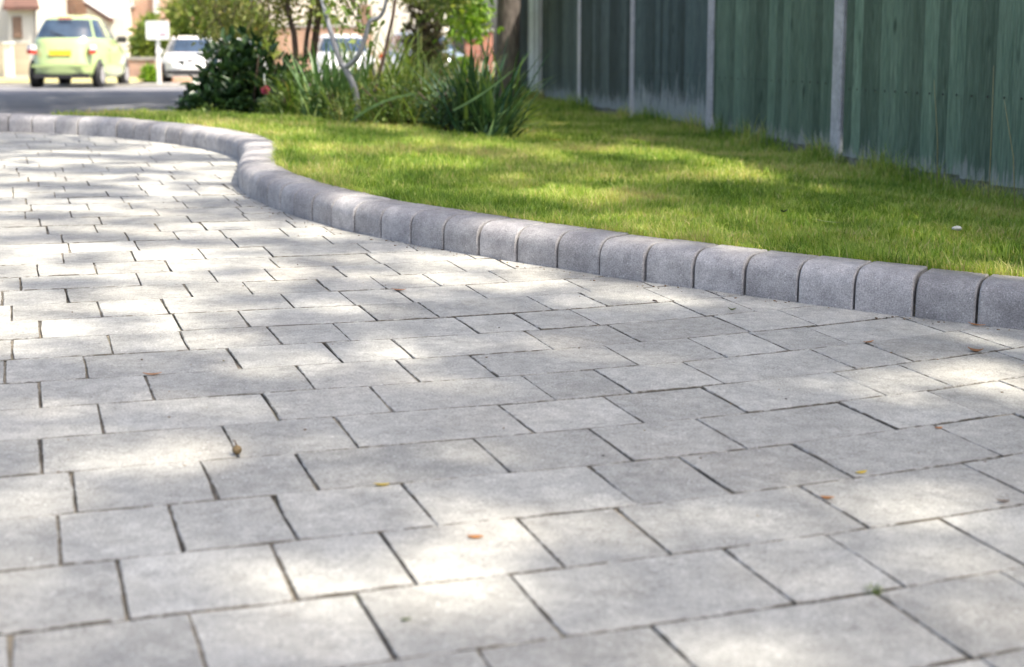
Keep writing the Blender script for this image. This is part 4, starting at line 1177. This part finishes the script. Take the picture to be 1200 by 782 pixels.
for sgn in (-1, 1):
    m = MB(); m.box((0.215, sgn * 0.665, 0.80), (0.16, 0.13, 0.09), Matrix.Rotation(sgn * -0.55, 3, 'Z')); m.build('tail_light', M_red, car)
    m = MB(); m.box((0.235, sgn * 0.665, 0.90), (0.16, 0.13, 0.11), Matrix.Rotation(sgn * -0.55, 3, 'Z')); m.build('reversing_light', M_clear, car)
    m = MB(); m.box((2.32, sgn * 0.86, 1.10), (0.12, 0.20, 0.14)); m.box((2.34, sgn * 0.77, 1.06), (0.06, 0.10, 0.04)); m.build('wing_mirror', M_black if sgn < 0 else PA, car)
    for xx in (1.25, 2.05):
        m = MB(); m.box((xx, sgn * 0.823, 0.86), (0.16, 0.02, 0.03)); m.build('door_handle', PA, car)
m = MB(); m.box((0.055, 0, 0.775), (0.03, 0.48, 0.115)); m.build('number_plate', M_yellow, car)
m = MB(); m.box((0.09, 0, 0.85), (0.05, 0.14, 0.03)); m.build('boot_handle', M_alloy, car)
m = MB(); m.box((0.03, 0, 0.49), (0.05, 1.25, 0.05)); m.build('bumper_trim', PA, car)
m = MB(); m.box((0.10, 0, 0.27), (0.12, 1.2, 0.10)); m.build('valance', M_black, car)
m = MB(); m.box((0.30, 0.05, 1.17), (0.02, 0.46, 0.025), Matrix.Rotation(0.35, 3, 'X')); m.build('rear_wiper', M_black, car)
m = MB(); m.box((0.60, 0, 1.55), (0.05, 0.30, 0.035)); m.build('brake_light', M_red, car)
m = MB(); m.tube([(1.6, 0, 1.64), (1.5, 0, 1.72), (1.35, 0, 1.84)], 0.006, 6); m.build('aerial', M_black, car)

# white car facing us
wy = 42.5
loc = Vector(((219 - 600) / 1620 * 42 * 0.99, wy, road_z(42.0) + 0.0))
lv2 = [0.20, 0.30, 0.50, 0.66, 0.78, 0.86, 0.95, 1.15, 1.32, 1.40, 1.43]
rr2 = [0.10, 0.02, 0.00, 0.04, 0.08, 0.12, 0.18, 0.34, 0.55, 0.80, 1.2]
ff2 = [4.10, 4.18, 4.20, 4.12, 3.90, 3.30, 3.05, 2.72, 2.42, 2.2, 1.9]
hw2 = [0.80, 0.86, 0.87, 0.87, 0.85, 0.83, 0.79, 0.71, 0.63, 0.56, 0.42]
car2, G2 = make_car('white car parked facing the viewer, right of the white sign', loc, math.radians(-90 + 12), PW, lv2, rr2, ff2, hw2, ex, (0.90, 1.33), (0.75, 3.35), 0.31, False)
car2.location = loc + Vector((-0.45, 2.2, 0))
for sgn in (-1, 1):
    m = MB(); m.box((3.98, sgn * 0.64, 0.69), (0.26, 0.30, 0.14), Matrix.Rotation(sgn * 0.6, 3, 'Z')); m.build('headlight', M_clear, car2)
    m = MB(); m.box((2.62, sgn * 0.92, 0.96), (0.12, 0.20, 0.13)); m.build('wing_mirror', PW, car2)
    m = MB(); m.box((4.10, sgn * 0.60, 0.34), (0.08, 0.20, 0.10), Matrix.Rotation(sgn * 0.4, 3, 'Z')); m.build('fog_light', M_black, car2)
m = MB(); m.box((4.19, 0, 0.33), (0.04, 1.0, 0.16)); m.build('lower_grille', M_black, car2)
m = MB(); m.box((4.13, 0, 0.66), (0.04, 0.75, 0.05)); m.build('grille', M_black, car2)
m = MB(); m.lathe([(0.005, 0.02), (0.055, 0.02), (0.06, 0)], (4.10, 0, 0.735), 'X', 16); m.build('badge', M_alloy, car2)
m = MB(); m.box((4.215, 0, 0.47), (0.02, 0.52, 0.11)); m.build('number_plate', M_whiteplate, car2)

# cars glimpsed through the plants
def glimpsed(label, px, Y, rz, paint, zoff=0.0):
    x = (px - 600) / 1620 * Y
    c, _ = make_car(label, Vector((x, Y, road_z(Y) + zoff)), rz, paint, lv2, rr2, ff2, hw2, ex, (0.90, 1.33), (0.75, 3.35), 0.31, False, 'cars glimpsed through the planted bed')
    for sgn in (-1, 1):
        m = MB(); m.box((3.98, sgn * 0.64, 0.69), (0.26, 0.30, 0.14), Matrix.Rotation(sgn * 0.6, 3, 'Z')); m.build('headlight', M_clear, c)
        m = MB(); m.box((0.10, sgn * 0.66, 0.74), (0.14, 0.17, 0.18)); m.build('tail_light', M_red, c)
    m = MB(); m.box((4.19, 0, 0.33), (0.04, 1.0, 0.16)); m.build('lower_grille', M_black, c)
    m = MB(); m.box((4.215, 0, 0.47), (0.02, 0.52, 0.11)); m.build('number_plate', M_whiteplate, c)
    return c
glimpsed('silver blue car seen through the strap leaves right of the rusty stem', 474, 41.0, math.radians(-70), PB, 0.06)
glimpsed('white car beyond the grey forked stem, its nose hidden by the strap leaves', 398, 42.0, math.radians(-80), PW)
glimpsed('second white car half hidden behind the evergreen shrub', 268, 47.0, math.radians(-70), PW)

# ------------------------------------------------------------------ small things on the ground
def dead_leaf(label, x, y, L, c, rz, z=None, curl=0.25, cat='leaf', w=0.45):
    z = drive_z(x, y) + 0.001 if z is None else z
    n = 7; vs = []; fs = []
    for i in range(n):
        t = i / (n - 1); ww = L * w * math.sin(math.pi * min(max(t, 0.03), 0.97)) ** 0.8 * 0.5
        h = curl * L * (t - 0.5) ** 2 * 1.6 + 0.001
        vs += [((t - 0.5) * L, -ww, h + curl * ww * 0.9), ((t - 0.5) * L, 0, h), ((t - 0.5) * L, ww, h + curl * ww * 0.7)]
    for i in range(n - 1):
        a = 3 * i; fs += [(a, a + 3, a + 4, a + 1), (a + 1, a + 4, a + 5, a + 2)]
    m = MB(); m.add(vs, fs, True)
    o = m.build('fallen_leaf', simple('dead_leaf', c, 0.7, 0.3, 90.0), None, (x, y, z), (rng.normal(0, .08), rng.normal(0, .08), rz))
    md = o.modifiers.new('solid', 'SOLIDIFY'); md.thickness = 0.0006
    tag(o, label, cat)
    return o
OR, BR, YE, DK, GR = (0.46, 0.20, 0.06), (0.16, 0.085, 0.04), (0.62, 0.44, 0.05), (0.05, 0.045, 0.025), (0.12, 0.15, 0.04)
dead_leaf('small rusty brown leaf lying mid block near the middle of the drive', -0.042, 1.515, 0.019, OR, 0.1)
dead_leaf('small yellow leaf caught in a joint left of the middle of the drive', -0.165, 1.689, 0.020, YE, 0.35)
dead_leaf('tiny dark green leaf speck near the bottom edge of the drive', -0.104, 1.289, 0.011, GR, 0.2)
dead_leaf('yellow leaf lying on a sunlit block right of the middle of the drive', 0.466, 1.784, 0.015, YE, 0.1)
dead_leaf('orange leaf tucked into an open joint, right side of the drive', 0.397, 1.678, 0.018, OR, -0.6)
dead_leaf('brown curled leaf near the right edge of the drive', 0.618, 1.68, 0.017, BR, 0.0)
dead_leaf('tan leaf at a joint on the sunlit right side of the drive', 0.636, 2.005, 0.015, OR, 0.5)
dead_leaf('pointed brown leaf standing in the joint nearest the kerb at right', 0.863, 2.523, 0.028, (0.32, 0.15, 0.06), -0.5, curl=0.6)
dead_leaf('orange brown leaf on the pavers below the kerb, centre of the picture', -0.249, 2.997, 0.030, (0.42, 0.19, 0.09), 0.1)
dead_leaf('thin orange leaf lying along a joint on the left of the drive', -0.59, 2.216, 0.03, OR, 0.15, w=0.25)
dead_leaf('small olive leaf on the shaded blocks below the kerb', 0.463, 2.864, 0.018, GR, 0.2, curl=0.6)
dead_leaf('narrow orange leaf lying against the foot of the kerb at right', 0.945, 2.765, 0.035, OR, -0.5, w=0.25)
dead_leaf('orange brown leaf in a joint right of centre below the kerb', 0.679, 2.582, 0.022, OR, 0.3, w=0.3)
dead_leaf('black curled leaf lying on the lawn near the kerb', 0.732, 3.703, 0.022, (0.02, 0.015, 0.012), 0.4, lz(0.732, 3.703) + 0.03, 0.8)
dead_leaf('long yellow green leaf lying flat on the lawn right of centre', 0.817, 3.57, 0.075, (0.20, 0.25, 0.07), -0.1, lz(0.817, 3.57) + 0.024, 0.1, w=0.14)
dead_leaf('yellow leaf on the far part of the lawn', 0.206, 6.535, 0.06, YE, 0.1, lz(0.206, 6.535) + 0.03)
# dry seed pod, white pebble, weed sprig, twig
m = MB(); m.lathe([(0.0008, -0.006), (0.0045, -0.004), (0.0068, 0.0), (0.006, 0.004), (0.003, 0.0068), (0.0006, 0.008)], (0, 0, 0.006), 'Z', 12)
root = m.build('seed_pod', simple('pod', (0.16, 0.11, 0.05), 0.7, 0.4, 200), None, (-0.37, 1.804, drive_z(-0.37, 1.804))); tag(root, 'small round brown seed pod lying at a joint on the left of the drive', 'seed pod')
s_ = MB(); s_.tube([(0, 0, 0.012), (-0.004, 0.006, 0.018), (-0.008, 0.014, 0.016)], [0.0012, 0.001, 0.0008], 6); s_.build('stalk', M_bark_rust, root)
bm = bmesh.new(); bmesh.ops.create_icosphere(bm, subdivisions=2, radius=0.010)
for v in bm.verts: v.co *= 1 + 0.25 * math.sin(v.co.x * 400 + v.co.y * 250) * 0.6; v.co.z *= 0.6; v.co.x *= 1.25
me = bpy.data.meshes.new('pebble'); bm.to_mesh(me); bm.free()
tag(link('pebble', me, simple('white_stone', (0.50, 0.50, 0.47), 0.9, 0.25, 150), None, (1.122, 3.463, lz(1.122, 3.463) + 0.03)), 'small white pebble lying on the lawn at the right', 'pebble')
root = tag(empty('weed', (0.38, 1.386, drive_z(0.38, 1.386) - 0.004)), 'tiny green weed sprouting from a joint at lower right', 'weed')
n = 34; az = rng.uniform(0, 6.28, n)
me = strap(np.c_[rng.normal(0, 0.003, n), rng.normal(0, 0.003, n), np.zeros(n)], az, rng.uniform(0.3, 1.4, n), rng.uniform(0.008, 0.019, n), np.full(n, 0.0022), rng.uniform(0.3, 1.5, n), rng.random(n), 4)
link('leaves', me, M_lowgreen, root)
m = MB(); m.tube([(0, 0, 0.002), (0.006, -0.012, 0.003), (0.007, -0.026, 0.002)], [0.0016, 0.0014, 0.0008], 6)
tag(m.build('twig', M_bark_rust, None, (0.305, 2.947, drive_z(0.305, 2.947))), 'short dark twig on the pale blocks just below the kerb', 'twig')
# tall dry grass stalks against the fence
for (xx, yy, hh, lab) in ((1.56, 5.05, 0.42, 'leftmost tall dry grass stalk leaning against the green fence'), (1.60, 4.62, 0.47, 'tall dry grass stalk bending right against the near fence panel'), (1.63, 4.45, 0.36, 'thin tall grass stalk nearest the right edge by the fence')):
    z = lz(xx, yy); r_ = rng.normal(0, 0.06)
    m = MB(); m.tube([(0, 0, -0.02), (r_ * 0.3, 0, hh * 0.5), (r_, 0, hh)], [0.0018, 0.0014, 0.0007], 5)
    o = m.build('grass_stalk', simple('straw', (0.40, 0.34, 0.16), 0.8), None, (xx, yy, z)); tag(o, lab, 'grass stalk', 'dry stalks by the fence')

# grit, seeds and leaf crumbs blown over the blocks and gathered along the kerb foot
m = MB()
for i in range(300):
    if i < 190:
        p, t, nn = kerb_at(rng.uniform(1.2, 5.5)); o = -abs(rng.normal(0.0, 0.035)) - 0.003
        x, y = p + nn * o
    else:
        y = rng.uniform(1.15, 4.5); x = rng.uniform(-0.4, 0.4) * y
        if kerb_dist(np.array([x]), np.array([y]))[0] > -0.01: continue
    d = rng.uniform(0.0012, 0.0042) if i < 190 else rng.uniform(0.001, 0.0026)
    m.box((x, y, drive_z(x, y) + d * 0.25), (d * rng.uniform(0.7, 1.9), d * rng.uniform(0.6, 1.2), d * 0.5), Matrix.Rotation(rng.uniform(0, 6.28), 3, 'Z'))
def litter_mat():
    mm, nt, b = new_mat('litter')
    nt.links.new(ramp(nt, noise(nt, pos(nt), 14.0, 2), [(0.35, (0.05, 0.04, 0.03)), (0.5, (0.20, 0.12, 0.06)), (0.62, (0.34, 0.28, 0.18)), (0.7, (0.10, 0.13, 0.04))]), b.inputs['Base Color'])
    b.inputs['Roughness'].default_value = 0.9
    return mm
tag(m.build('leaf_litter', litter_mat()), 'tiny grit seeds and leaf crumbs scattered on the drive and along the kerb foot', kind='stuff')
